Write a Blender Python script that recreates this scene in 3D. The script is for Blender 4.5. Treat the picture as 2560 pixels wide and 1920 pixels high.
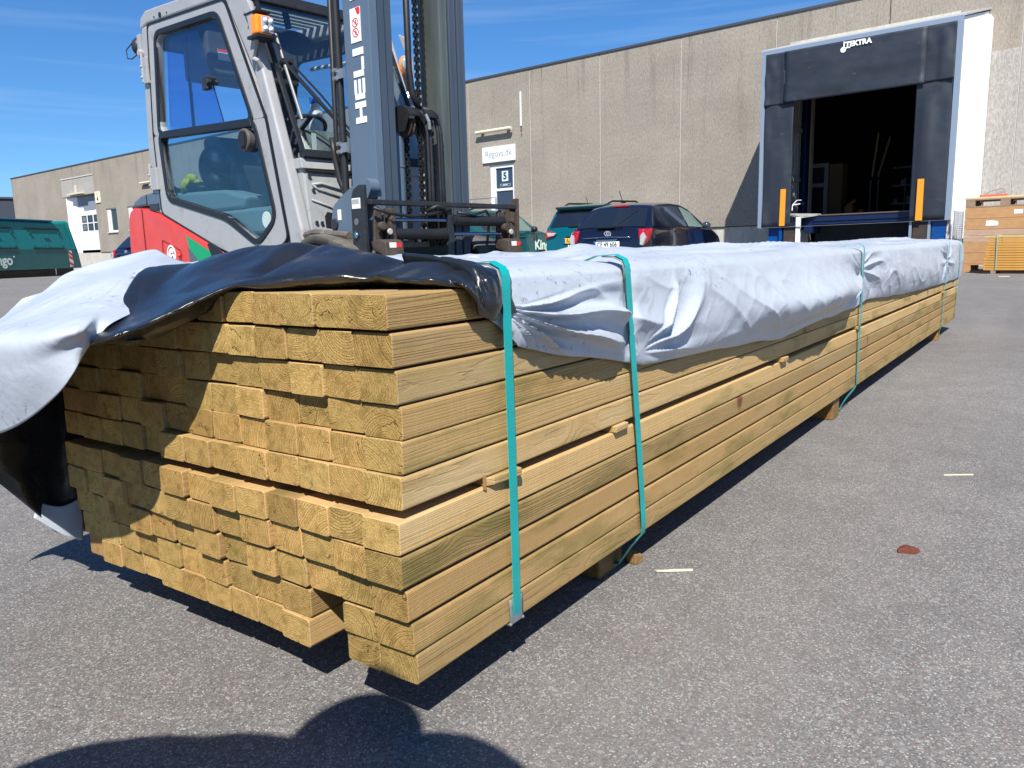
import bpy, bmesh, math, random
import numpy as np
from mathutils import Vector, Matrix
random.seed(7)
rng = np.random.RandomState(11)
S = bpy.context.scene
for _o in list(bpy.data.objects): bpy.data.objects.remove(_o)
COL = S.collection
rad = math.radians

# ------------------------------------------------------------------ camera
# world: X runs along the lath pack, Y to its far side, Z up; the near lower corner of the pack is at x=0, y=0
CAMZ = .56
PITCH, ROLL, HEAD = rad(9.66), rad(1.38), rad(90 - 35.47)
cam_d = bpy.data.cameras.new("camera"); cam = bpy.data.objects.new("camera", cam_d); COL.objects.link(cam)
cam_d.sensor_width = 36.0; cam_d.lens = 36 * 1950 / 2560.; cam_d.clip_start = .02; cam_d.clip_end = 2000
CAM = Vector((-0.60327, -0.57102, CAMZ))
_f = Vector((math.sin(rad(90)) * 0, 0, 0))
hx, hy = math.cos(rad(35.47)), math.sin(rad(35.47))
fw = Vector((hx * math.cos(PITCH), hy * math.cos(PITCH), -math.sin(PITCH)))
r0 = Vector((hy, -hx, 0)); u0 = r0.cross(fw)
rt = math.cos(ROLL) * r0 - math.sin(ROLL) * u0
up = math.sin(ROLL) * r0 + math.cos(ROLL) * u0
cam.matrix_world = Matrix(((rt.x, up.x, -fw.x, CAM.x), (rt.y, up.y, -fw.y, CAM.y), (rt.z, up.z, -fw.z, CAM.z), (0, 0, 0, 1)))
S.camera = cam

# ------------------------------------------------------------------ light
SUN_EL, SUN_AZ = rad(49.0), rad(-146.5)          # direction TO the sun, world angle measured from +X
sun_dir = Vector((math.cos(SUN_EL) * math.cos(SUN_AZ), math.cos(SUN_EL) * math.sin(SUN_AZ), math.sin(SUN_EL)))
ld = bpy.data.lights.new("sun", 'SUN'); ld.energy = 5.0; ld.angle = rad(.53); ld.color = (1.0, .955, .88)
lo = bpy.data.objects.new("sun", ld); COL.objects.link(lo)
lo.rotation_euler = sun_dir.to_track_quat('Z', 'Y').to_euler(); lo.location = (0, 0, 30)
W = bpy.data.worlds.new("World"); S.world = W; W.use_nodes = True
nt = W.node_tree; nt.nodes.clear()
out = nt.nodes.new('ShaderNodeOutputWorld'); bg = nt.nodes.new('ShaderNodeBackground')
sky = nt.nodes.new('ShaderNodeTexSky'); sky.sky_type = 'NISHITA'; sky.sun_disc = False
sky.sun_elevation = SUN_EL; sky.sun_rotation = rad(90) - SUN_AZ
sky.air_density = 1.0; sky.dust_density = .1; sky.ozone_density = 3.0; sky.altitude = 0
bg.inputs[1].default_value = .062
# thin streaks of high cloud
tc = nt.nodes.new('ShaderNodeTexCoord'); sep = nt.nodes.new('ShaderNodeSeparateXYZ')
mp = nt.nodes.new('ShaderNodeMapping'); mp.inputs['Rotation'].default_value = (0, 0, rad(-35)); mp.inputs['Scale'].default_value = (1.2, 1.2, 26)
nz = nt.nodes.new('ShaderNodeTexNoise'); nz.inputs['Scale'].default_value = 1.6; nz.inputs['Detail'].default_value = 6; nz.inputs['Roughness'].default_value = .55
rp = nt.nodes.new('ShaderNodeValToRGB'); rp.color_ramp.elements[0].position = .50; rp.color_ramp.elements[1].position = .78
mx = nt.nodes.new('ShaderNodeMix'); mx.data_type = 'RGBA'; mx.inputs[7].default_value = (6.2, 8.2, 11.0, 1)
ml = nt.nodes.new('ShaderNodeMath'); ml.operation = 'MULTIPLY'; ml.inputs[1].default_value = .22
nt.links.new(tc.outputs['Generated'], mp.inputs[0]); nt.links.new(mp.outputs[0], nz.inputs[0]); nt.links.new(nz.outputs[0], rp.inputs[0])
nt.links.new(rp.outputs[0], ml.inputs[0]); nt.links.new(ml.outputs[0], mx.inputs[0])
hs = nt.nodes.new('ShaderNodeHueSaturation'); hs.inputs['Saturation'].default_value = 1.05; hs.inputs['Value'].default_value = 1.0
tn = nt.nodes.new('ShaderNodeMix'); tn.data_type = 'RGBA'; tn.blend_type = 'MULTIPLY'; tn.inputs[0].default_value = 1; tn.inputs[7].default_value = (.64, .98, 1.36, 1)
nt.links.new(sky.outputs[0], tn.inputs[6]); nt.links.new(tn.outputs[2], hs.inputs['Color']); nt.links.new(hs.outputs[0], mx.inputs[6])
nt.links.new(mx.outputs[2], bg.inputs[0]); nt.links.new(bg.outputs[0], out.inputs[0])
S.view_settings.view_transform = 'Standard'; S.view_settings.look = 'None'
S.view_settings.exposure = .66; S.view_settings.gamma = 1
S.render.engine = 'CYCLES'
S.cycles.max_bounces = 7; S.cycles.transparent_max_bounces = 12; S.cycles.use_denoising = True

# ------------------------------------------------------------------ mesh helpers
def lerp(a, b, t): return a + (b - a) * t

class MB:
    def __init__(s): s.v = []; s.f = []; s.uv = None
    def add(s, vs, fs):
        n = len(s.v); s.v += [tuple(map(float, p)) for p in vs]; s.f += [tuple(n + i for i in f) for f in fs]; return s
    def box(s, x0, x1, y0, y1, z0, z1):
        return s.add([(x0, y0, z0), (x1, y0, z0), (x1, y1, z0), (x0, y1, z0), (x0, y0, z1), (x1, y0, z1), (x1, y1, z1), (x0, y1, z1)],
                     [(0, 3, 2, 1), (4, 5, 6, 7), (0, 1, 5, 4), (1, 2, 6, 5), (2, 3, 7, 6), (3, 0, 4, 7)])
    def bar(s, p0, p1, w, h, upv=(0, 0, 1)):          # rectangular bar between two points
        p0, p1 = Vector(p0), Vector(p1); d = (p1 - p0).normalized(); u = Vector(upv)
        a = d.cross(u)
        if a.length < 1e-4: a = d.cross(Vector((1, 0, 0)))
        a.normalize(); b = a.cross(d).normalized(); a *= w / 2; b *= h / 2
        return s.add([p0 - a - b, p0 + a - b, p0 + a + b, p0 - a + b, p1 - a - b, p1 + a - b, p1 + a + b, p1 - a + b],
                     [(0, 1, 2, 3), (4, 7, 6, 5), (0, 4, 5, 1), (1, 5, 6, 2), (2, 6, 7, 3), (3, 7, 4, 0)])
    def prism(s, poly, plane, a, b):                  # polygon in plane 'xz','xy','yz' extruded a..b on the third axis
        n = len(poly)
        def P(u, v, w):
            return {'xz': (u, w, v), 'xy': (u, v, w), 'yz': (w, u, v)}[plane]
        vs = [P(u, v, a) for u, v in poly] + [P(u, v, b) for u, v in poly]
        fs = [tuple(range(n)), tuple(range(2 * n - 1, n - 1, -1))]
        fs += [(i, i + n, (i + 1) % n + n, (i + 1) % n) for i in range(n)]
        return s.add(vs, fs)
    def frame(s, outer, inner, plane, a, b):          # ring between two loops of equal length, extruded
        n = len(outer)
        def P(u, v, w):
            return {'xz': (u, w, v), 'xy': (u, v, w), 'yz': (w, u, v)}[plane]
        vs = [P(u, v, a) for u, v in outer] + [P(u, v, a) for u, v in inner] + [P(u, v, b) for u, v in outer] + [P(u, v, b) for u, v in inner]
        fs = []
        for i in range(n):
            j = (i + 1) % n
            fs += [(i, j, n + j, n + i), (2 * n + i, 3 * n + i, 3 * n + j, 2 * n + j), (i, 2 * n + i, 2 * n + j, j), (n + i, n + j, 3 * n + j, 3 * n + i)]
        return s.add(vs, fs)
    def cyl(s, p0, p1, r, n=16, r2=None, cap=True):
        p0, p1 = Vector(p0), Vector(p1); d = (p1 - p0).normalized()
        a = d.orthogonal().normalized(); b = d.cross(a); r2 = r if r2 is None else r2
        vs = [p0 + (a * math.cos(t) + b * math.sin(t)) * r for t in [2 * math.pi * i / n for i in range(n)]]
        vs += [p1 + (a * math.cos(t) + b * math.sin(t)) * r2 for t in [2 * math.pi * i / n for i in range(n)]]
        fs = [(i, (i + 1) % n, (i + 1) % n + n, i + n) for i in range(n)]
        if cap: fs += [tuple(range(n - 1, -1, -1)), tuple(range(n, 2 * n))]
        return s.add(vs, fs)
    def tube(s, pts, r, n=8, closed=False):
        pts = [Vector(p) for p in pts]; m = len(pts); vs = []; prev = None
        for i, p in enumerate(pts):
            if closed: d = pts[(i + 1) % m] - pts[i - 1]
            else: d = pts[min(i + 1, m - 1)] - pts[max(i - 1, 0)]
            d.normalize()
            a = d.orthogonal().normalized() if prev is None else (prev - d * prev.dot(d)).normalized()
            prev = a; b = d.cross(a); rr = r[i] if isinstance(r, (list, tuple)) else r
            vs += [p + (a * math.cos(t) + b * math.sin(t)) * rr for t in [2 * math.pi * k / n for k in range(n)]]
        fs = []
        for i in range(m if closed else m - 1):
            for k in range(n):
                j = (i + 1) % m
                fs.append((i * n + k, i * n + (k + 1) % n, j * n + (k + 1) % n, j * n + k))
        if not closed: fs += [tuple(range(n - 1, -1, -1)), tuple((m - 1) * n + k for k in range(n))]
        return s.add(vs, fs)
    def grid(s, P):                                   # P[i][j] points
        n, m = len(P), len(P[0])
        return s.add([P[i][j] for i in range(n) for j in range(m)],
                     [(i * m + j, (i + 1) * m + j, (i + 1) * m + j + 1, i * m + j + 1) for i in range(n - 1) for j in range(m - 1)])
    def ball(s, c, r, n=12, sc=(1, 1, 1)):
        P = []
        for i in range(n + 1):
            t = math.pi * i / n
            P.append([(c[0] + r * sc[0] * math.sin(t) * math.cos(2 * math.pi * k / (2 * n)), c[1] + r * sc[1] * math.sin(t) * math.sin(2 * math.pi * k / (2 * n)), c[2] + r * sc[2] * math.cos(t)) for k in range(2 * n + 1)])
        return s.grid(P)
    def build(s, name, mat, parent=None, bevel=0, smooth=False, auto=None, mats=None, segs=2):
        me = bpy.data.meshes.new(name); me.from_pydata(s.v, [], s.f)
        bm = bmesh.new(); bm.from_mesh(me)
        if bevel or smooth: bmesh.ops.remove_doubles(bm, verts=bm.verts, dist=1e-5)
        bmesh.ops.recalc_face_normals(bm, faces=bm.faces)
        bm.to_mesh(me); bm.free()
        me.materials.append(mat)
        if mats:
            for m_ in mats: me.materials.append(m_)
        o = bpy.data.objects.new(name, me); COL.objects.link(o)
        if parent is not None: o.parent = parent
        if bevel:
            m = o.modifiers.new("bevel", 'BEVEL'); m.width = bevel; m.segments = segs; m.limit_method = 'ANGLE'; m.angle_limit = rad(30); m.harden_normals = False
        if smooth:
            for p in me.polygons: p.use_smooth = True
            if auto:
                me.set_sharp_from_angle(angle=rad(auto))
        return o

def tag(o, label, cat, group=None, kind=None):
    if label: o['label'] = label
    if cat: o['category'] = cat
    if group: o['group'] = group
    if kind: o['kind'] = kind
    return o
def thing(name, label, cat, loc=(0, 0, 0), rz=0, group=None):
    o = bpy.data.objects.new(name, None); COL.objects.link(o); o.location = loc; o.rotation_euler = (0, 0, rz)
    o.empty_display_size = .2
    return tag(o, label, cat, group)
def copy_tree(o, parent=None):
    c = o.copy(); COL.objects.link(c)
    if parent is not None: c.parent = parent
    for ch in list(o.children): copy_tree(ch, c)
    return c

def upsample(G, nu, nv):
    """Catmull-Rom upsampling of a control grid G[i][j] of 3D points."""
    G = np.array(G, float)
    def cr(A, n):
        m = A.shape[0]; out = []
        for k in range(n):
            t = k / (n - 1) * (m - 1); i = min(int(t), m - 2); u = t - i
            p0 = A[i - 1] if i > 0 else 2 * A[0] - A[1]; p1 = A[i]; p2 = A[i + 1]
            p3 = A[i + 2] if i + 2 < m else 2 * A[m - 1] - A[m - 2]
            out.append(.5 * ((2 * p1) + (-p0 + p2) * u + (2 * p0 - 5 * p1 + 4 * p2 - p3) * u * u + (-p0 + 3 * p1 - 3 * p2 + p3) * u ** 3))
        return np.array(out)
    A = cr(G, nu); A = cr(A.transpose(1, 0, 2), nv).transpose(1, 0, 2)
    return A

# value noise in numpy (deterministic) for wrinkles
_perm = rng.permutation(512)
_val = rng.rand(1024)
def vnoise(x, y, z=0.):
    x = np.asarray(x, float); y = np.asarray(y, float); z = np.zeros_like(x) + z
    xi, yi, zi = np.floor(x).astype(int), np.floor(y).astype(int), np.floor(z).astype(int)
    xf, yf, zf = x - xi, y - yi, z - zi
    sx, sy, sz = [t * t * t * (t * (t * 6 - 15) + 10) for t in (xf, yf, zf)]
    def h(a, b, c): return _val[(_perm[(_perm[(_perm[a & 511] + b) & 511] + c) & 511])]
    r = 0
    c = []
    for dz in (0, 1):
        a = h(xi, yi, zi + dz) * (1 - sx) + h(xi + 1, yi, zi + dz) * sx
        b = h(xi, yi + 1, zi + dz) * (1 - sx) + h(xi + 1, yi + 1, zi + dz) * sx
        c.append(a * (1 - sy) + b * sy)
    return (c[0] * (1 - sz) + c[1] * sz) * 2 - 1
def ridge(x, y, z=0., p=1.0):                         # sharp creases: 1 on the crease, falling to 0
    return (1 - np.abs(vnoise(x, y, z))) ** p

# ------------------------------------------------------------------ materials
def mat(name, col=(.5, .5, .5), rough=.6, metal=0., spec=.5, noise=0., nscale=8., bump=0., bscale=60., trans=0., ior=1.45, coat=0., alpha=1., emit=None, dirt=None, dscale=3., stretch=None, rvar=0.):
    m = bpy.data.materials.new(name); m.use_nodes = True; t = m.node_tree; b = t.nodes['Principled BSDF']
    b.inputs['Base Color'].default_value = (*col, 1); b.inputs['Roughness'].default_value = rough; b.inputs['Metallic'].default_value = metal
    b.inputs['Specular IOR Level'].default_value = spec; b.inputs['Transmission Weight'].default_value = trans; b.inputs['IOR'].default_value = ior
    b.inputs['Coat Weight'].default_value = coat; b.inputs['Coat Roughness'].default_value = .06; b.inputs['Alpha'].default_value = alpha
    if emit: b.inputs['Emission Color'].default_value = (*emit[:3], 1); b.inputs['Emission Strength'].default_value = emit[3]
    N, L = t.nodes, t.links
    if noise or bump or dirt or rvar:
        tc = N.new('ShaderNodeTexCoord'); src = tc.outputs['Object']
        if stretch:
            mp = N.new('ShaderNodeMapping'); mp.inputs['Scale'].default_value = stretch; L.new(src, mp.inputs[0]); src = mp.outputs[0]
    last = None
    if noise:
        n = N.new('ShaderNodeTexNoise'); n.inputs['Scale'].default_value = nscale; n.inputs['Detail'].default_value = 8; n.inputs['Roughness'].default_value = .65
        L.new(src, n.inputs[0]); mx = N.new('ShaderNodeMix'); mx.data_type = 'RGBA'
        mx.inputs[6].default_value = (*[max(0, c * (1 - noise)) for c in col], 1); mx.inputs[7].default_value = (*[min(1, c * (1 + noise)) for c in col], 1)
        rp = N.new('ShaderNodeMapRange'); rp.inputs[1].default_value = .3; rp.inputs[2].default_value = .7
        L.new(n.outputs[0], rp.inputs[0]); L.new(rp.outputs[0], mx.inputs[0]); last = mx.outputs[2]
    if dirt:
        n = N.new('ShaderNodeTexNoise'); n.inputs['Scale'].default_value = dscale; n.inputs['Detail'].default_value = 10; n.inputs['Roughness'].default_value = .75
        L.new(src, n.inputs[0]); rp = N.new('ShaderNodeMapRange'); rp.inputs[1].default_value = dirt[4] if len(dirt) > 4 else .55; rp.inputs[2].default_value = (dirt[4] if len(dirt) > 4 else .55) + .12
        rp.inputs[4].default_value = dirt[3]; L.new(n.outputs[0], rp.inputs[0])
        mx = N.new('ShaderNodeMix'); mx.data_type = 'RGBA'; mx.inputs[7].default_value = (*dirt[:3], 1)
        if last: L.new(last, mx.inputs[6])
        else: mx.inputs[6].default_value = (*col, 1)
        L.new(rp.outputs[0], mx.inputs[0]); last = mx.outputs[2]
    if last: L.new(last, b.inputs['Base Color'])
    if rvar:
        n = N.new('ShaderNodeTexNoise'); n.inputs['Scale'].default_value = nscale * 1.7; n.inputs['Detail'].default_value = 6
        L.new(src, n.inputs[0]); rp = N.new('ShaderNodeMapRange'); rp.inputs[1].default_value = .3; rp.inputs[2].default_value = .7; rp.inputs[3].default_value = max(0, rough - rvar); rp.inputs[4].default_value = min(1, rough + rvar)
        L.new(n.outputs[0], rp.inputs[0]); L.new(rp.outputs[0], b.inputs['Roughness'])
    if bump:
        n = N.new('ShaderNodeTexNoise'); n.inputs['Scale'].default_value = bscale; n.inputs['Detail'].default_value = 6; L.new(src, n.inputs[0])
        bp = N.new('ShaderNodeBump'); bp.inputs['Strength'].default_value = min(1, bump); bp.inputs['Distance'].default_value = .01 * max(1, bump); L.new(n.outputs[0], bp.inputs['Height']); L.new(bp.outputs[0], b.inputs['Normal'])
    return m

class NT:                                             # tiny node-graph helper
    def __init__(s, name):
        s.m = bpy.data.materials.new(name); s.m.use_nodes = True; s.t = s.m.node_tree; s.b = s.t.nodes['Principled BSDF']; s.N = s.t.nodes; s.L = s.t.links
    def set(s, inp, v):
        if hasattr(v, 'is_linked') or isinstance(v, bpy.types.NodeSocket): s.L.new(v, inp)
        else: inp.default_value = v
    def node(s, typ, **kw):
        n = s.N.new(typ)
        for k, v in kw.items(): setattr(n, k, v)
        return n
    def math(s, op, a, b=0., c=0., clamp=False):
        n = s.node('ShaderNodeMath', operation=op, use_clamp=clamp); s.set(n.inputs[0], a); s.set(n.inputs[1], b)
        if op in ('MULTIPLY_ADD', 'SMOOTH_MIN', 'COMPARE'): s.set(n.inputs[2], c)
        return n.outputs[0]
    def noise(s, vec, scale, detail=4, rough=.55, out=0):
        n = s.node('ShaderNodeTexNoise'); s.set(n.inputs['Vector'], vec); n.inputs['Scale'].default_value = scale; n.inputs['Detail'].default_value = detail; n.inputs['Roughness'].default_value = rough
        return n.outputs[out]
    def map(s, vec, scale=(1, 1, 1), loc=(0, 0, 0), rot=(0, 0, 0)):
        n = s.node('ShaderNodeMapping'); s.set(n.inputs[0], vec); n.inputs['Scale'].default_value = scale; n.inputs['Location'].default_value = loc; n.inputs['Rotation'].default_value = rot
        return n.outputs[0]
    def rng(s, v, a, b, c=0., d=1., smooth=True):
        n = s.node('ShaderNodeMapRange'); n.interpolation_type = 'SMOOTHSTEP' if smooth else 'LINEAR'
        s.set(n.inputs[0], v)
        for i, x in enumerate((a, b, c, d)): n.inputs[i + 1].default_value = x
        return n.outputs[0]
    def mix(s, f, a, b, mode='MIX'):
        n = s.node('ShaderNodeMix', data_type='RGBA', blend_type=mode); s.set(n.inputs[0], f)
        s.set(n.inputs[6], (*a, 1) if isinstance(a, tuple) else a); s.set(n.inputs[7], (*b, 1) if isinstance(b, tuple) else b)
        return n.outputs[2]
    def bump(s, h, strength=.3, dist=.01, nrm=None):
        n = s.node('ShaderNodeBump'); n.inputs['Strength'].default_value = strength; n.inputs['Distance'].default_value = dist; s.L.new(h, n.inputs['Height'])
        if nrm: s.L.new(nrm, n.inputs['Normal'])
        return n.outputs[0]

def text_mesh(name, s, size, m, parent, loc, rot, extrude=.001, bold=0., sx=1., align='CENTER', space=1.0):
    c = bpy.data.curves.new(name, 'FONT'); c.body = s; c.size = size; c.extrude = extrude; c.offset = bold; c.align_x = align; c.align_y = 'CENTER'; c.space_character = space; c.resolution_u = 4
    o = bpy.data.objects.new(name, c); COL.objects.link(o)
    dg = bpy.context.evaluated_depsgraph_get(); me = bpy.data.meshes.new_from_object(o.evaluated_get(dg)); bpy.data.objects.remove(o)
    me.name = name; me.materials.clear(); me.materials.append(m)
    o = bpy.data.objects.new(name, me); COL.objects.link(o); o.parent = parent; o.location = loc; o.rotation_euler = rot; o.scale = (sx, 1, 1)
    return o
# ================================================================== GROUND
g = NT("asphalt"); tcn = g.node('ShaderNodeTexCoord').outputs['Object']
vor = g.node('ShaderNodeTexVoronoi', feature='F1'); g.L.new(g.map(tcn, (1, 1, 1)), vor.inputs['Vector']); vor.inputs['Scale'].default_value = 440
vor2 = g.node('ShaderNodeTexVoronoi', feature='F1'); g.L.new(tcn, vor2.inputs['Vector']); vor2.inputs['Scale'].default_value = 230
sepc = g.node('ShaderNodeSeparateColor'); g.L.new(vor.outputs['Color'], sepc.inputs[0])
sepd = g.node('ShaderNodeSeparateColor'); g.L.new(vor2.outputs['Color'], sepd.inputs[0])
stone = g.mix(sepc.outputs[0], (.150, .146, .142), (.300, .288, .272))
stone = g.mix(g.rng(sepc.outputs[1], .86, .93), stone, (.50, .485, .46))
stone = g.mix(g.rng(sepc.outputs[2], .90, .95), stone, (.26, .185, .155))
stone2 = g.mix(g.rng(sepd.outputs[0], .80, .84), stone, g.mix(sepd.outputs[1], (.165, .160, .158), (.39, .375, .355)))
edge = g.rng(vor.outputs['Distance'], .0, .62, 1., .62)
base = g.mix(1., stone2, edge, 'MULTIPLY')
big = g.noise(tcn, .55, 5, .6); big2 = g.noise(tcn, 7., 6, .7)
base = g.mix(1., base, g.rng(big, .25, .75, .84, 1.14, False), 'MULTIPLY')
base = g.mix(1., base, g.rng(big2, .3, .7, .86, 1.12, False), 'MULTIPLY')
farn = g.noise(g.map(tcn, (.35, 2.2, 1)), .8, 4)
tyre = g.noise(g.map(tcn, (.18, 3.2, 1), rot=(0, 0, .5)), 1., 3)
base = g.mix(1., base, g.rng(tyre, .56, .70, 1., .90), 'MULTIPLY')
spots = g.noise(tcn, 2.3, 7, .8)
base = g.mix(g.rng(spots, .66, .74, 0, .35), base, (.06, .057, .055))
base = g.mix(g.rng(farn, .52, .7, 0, .16), base, (.27, .24, .225))
g.L.new(base, g.b.inputs['Base Color']); g.b.inputs['Roughness'].default_value = .82; g.b.inputs['Specular IOR Level'].default_value = .35
h = g.math('ADD', g.math('MULTIPLY', g.rng(vor.outputs['Distance'], 0, .6, 1, 0), .6), g.noise(tcn, 900, 3))
g.L.new(g.bump(h, .55, .0018), g.b.inputs['Normal'])
gm = MB()
_n = 60
def _gp(t): return math.copysign(abs(t) ** 2.4, t)
gm.grid([[(20 + 320 * _gp(i / _n * 2 - 1), 20 + 320 * _gp(j / _n * 2 - 1), 0) for j in range(_n + 1)] for i in range(_n + 1)])
gnd = gm.build("ground", g.m); tag(gnd, None, None, kind='structure')
gnd['label'] = "worn grey asphalt yard with light speckled aggregate"

# ================================================================== TIMBER
def wood_mat(name, tint=(1, 1, 1)):
    w = NT(name); tc = w.node('ShaderNodeTexCoord'); ob = tc.outputs['Object']
    oi = w.node('ShaderNodeObjectInfo').outputs['Random']
    r2 = w.math('FRACT', w.math('MULTIPLY', oi, 37.7)); r3 = w.math('FRACT', w.math('MULTIPLY', oi, 91.3)); r4 = w.math('FRACT', w.math('MULTIPLY', oi, 173.1))
    sp = w.node('ShaderNodeSeparateXYZ'); w.L.new(ob, sp.inputs[0]); X, Y, Zc = sp.outputs
    off = w.node('ShaderNodeCombineXYZ'); w.set(off.inputs[0], w.math('MULTIPLY', oi, 53.)); w.set(off.inputs[1], w.math('MULTIPLY', r2, 17.)); w.set(off.inputs[2], w.math('MULTIPLY', r3, 29.))
    va = w.node('ShaderNodeVectorMath', operation='ADD'); w.L.new(ob, va.inputs[0]); w.L.new(off.outputs[0], va.inputs[1]); P = va.outputs[0]
    # pith position of this lath, wandering slowly along it
    wv = w.noise(w.map(P, (.9, .0, .0)), 1., 2)
    py = w.math('ADD', w.math('MULTIPLY_ADD', r2, .13, -.045), w.math('MULTIPLY', w.math('SUBTRACT', wv, .5), .03))
    pz = w.math('ADD', w.math('MULTIPLY_ADD', r3, .12, -.042), w.math('MULTIPLY', w.math('SUBTRACT', wv, .5), .05))
    dy = w.math('SUBTRACT', Y, py); dz = w.math('SUBTRACT', Zc, pz)
    dist = w.math('SQRT', w.math('ADD', w.math('MULTIPLY', dy, dy), w.math('MULTIPLY', dz, dz)))
    warp = w.noise(w.map(P, (5, 40, 40)), 1., 3); dist = w.math('ADD', dist, w.math('MULTIPLY', w.math('SUBTRACT', warp, .5), .006))
    # knots
    kn = w.node('ShaderNodeTexVoronoi', feature='F1'); w.L.new(w.map(P, (5., 3.5, 3.5)), kn.inputs['Vector']); kn.inputs['Scale'].default_value = 1.; kn.inputs['Randomness'].default_value = 1.
    kd = kn.outputs['Distance']; kmask = w.rng(kd, .045, .120, 1, 0); kring = w.rng(kd, .06, .33, 1, 0)
    dist = w.math('ADD', dist, w.math('MULTIPLY', kring, .009))
    rw = w.math('MULTIPLY_ADD', r4, .0016, .0021)
    ph = w.math('DIVIDE', dist, rw); pn = w.node('ShaderNodeTexNoise', noise_dimensions='1D'); w.L.new(w.math('MULTIPLY_ADD', ph, .45, w.math('MULTIPLY', oi, 90.)), pn.inputs['W']); pn.inputs['Scale'].default_value = 1.; pn.inputs['Detail'].default_value = 1; ph = w.math('ADD', ph, w.math('MULTIPLY', pn.outputs[0], 1.3)); fr = w.math('FRACT', ph)
    late = w.rng(fr, .55, .97, 0, 1); late = w.math('MULTIPLY', late, w.rng(fr, .97, 1., 1, .15))
    # end grain or side?
    geo = w.node('ShaderNodeNewGeometry'); vt = w.node('ShaderNodeVectorTransform', vector_type='NORMAL', convert_from='WORLD', convert_to='OBJECT'); w.L.new(geo.outputs['Normal'], vt.inputs[0])
    sn = w.node('ShaderNodeSeparateXYZ'); w.L.new(vt.outputs[0], sn.inputs[0]); endm = w.rng(w.math('ABSOLUTE', sn.outputs[0]), .6, .9)
    fib = w.noise(w.map(P, (6, 420, 420)), 1., 4, .7)
    grit = w.noise(P, 520, 4, .8)
    saw = w.noise(w.map(P, (260, 6, 30)), 1., 3, .6)      # faint band-saw marks
    lv_ = w.rng(w.noise(w.map(P, (2.5, 30, 30), loc=(1, 8, 3)), 1., 2), .35, .65, .20, .75)
    side = w.mix(w.math('MULTIPLY', late, w.math('MULTIPLY', lv_, .85)), (.455, .305, .135), (.25, .145, .052))
    side = w.mix(w.rng(fib, .35, .75, 0, .5), side, (.53, .375, .185))
    side = w.mix(w.rng(saw, .45, .75, 0, .22), side, (.62, .47, .27))
    stain = w.noise(w.map(P, (3.2, 9, 14)), 1., 5, .65)
    side = w.mix(w.rng(stain, .50, .68, 0, .78), side, (.200, .170, .052))
    pale = w.noise(w.map(P, (1.4, 5, 8), loc=(4, 2, 9)), 1., 3)
    side = w.mix(w.rng(pale, .55, .75, 0, .55), side, (.54, .42, .25))
    side = w.mix(w.math('MULTIPLY', kring, .4), side, (.44, .27, .12))
    side = w.mix(kmask, side, (.22, .085, .035))
    end = w.mix(w.math('MULTIPLY', late, .85), (.50, .335, .115), (.155, .090, .022))
    end = w.mix(w.rng(grit, .48, .70, 0, .7), end, (.74, .55, .25)); end = w.mix(w.rng(grit, .46, .30, 0, .5), end, (.17, .10, .03))
    blot = w.noise(P, 55, 5, .7); end = w.mix(w.rng(blot, .42, .70, 0, .74), end, (.225, .145, .034))
    rad_c = w.node('ShaderNodeTexVoronoi', feature='DISTANCE_TO_EDGE'); wpn = w.node('ShaderNodeVectorMath', operation='MULTIPLY_ADD'); w.L.new(w.noise(P, 40, 3, .6, 1), wpn.inputs[0]); wpn.inputs[1].default_value = (.03, .03, .03); w.L.new(P, wpn.inputs[2]); w.L.new(w.map(wpn.outputs[0], (1, .6, 1.1), rot=(.5, 0, 0)), rad_c.inputs['Vector']); rad_c.inputs['Scale'].default_value = 30
    crack = w.math('MULTIPLY', w.rng(rad_c.outputs['Distance'], .0, .022, 1, 0), w.rng(w.noise(P, 30, 2), .58, .64))
    end = w.mix(w.math('MULTIPLY', crack, .8), end, (.11, .055, .02))
    c = w.mix(endm, side, end)
    tone = w.mix(oi, (.76, .73, .65), (1.14, 1.10, 1.06)); c = w.mix(1., c, tone, 'MULTIPLY')
    c = w.mix(1., c, tint, 'MULTIPLY')
    c = w.mix(1., c, w.mix(r2, (1.06, .99, .95), (.96, .99, .97)), 'MULTIPLY')
    c = w.mix(w.rng(r4, .93, .97, 0, .45), c, (.33, .17, .09))
    w.L.new(c, w.b.inputs['Base Color']); w.b.inputs['Roughness'].default_value = .78; w.b.inputs['Specular IOR Level'].default_value = .25
    hh = w.math('ADD', w.math('ADD', w.math('MULTIPLY', late, -.35), w.math('MULTIPLY', grit, w.math('MULTIPLY_ADD', endm, 1.6, .35))), w.math('MULTIPLY', w.math('MULTIPLY', crack, endm), -2.0))
    hh = w.math('ADD', hh, w.math('MULTIPLY', fib, .5))
    w.L.new(w.bump(hh, .8, .0014), w.b.inputs['Normal'])
    return w.m
M_lath = wood_mat("lath wood")
M_oldwood = wood_mat("rough board wood", (.58, .52, .52))
M_spruce = wood_mat("bright board wood", (1.05, 1.08, 1.22))

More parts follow.
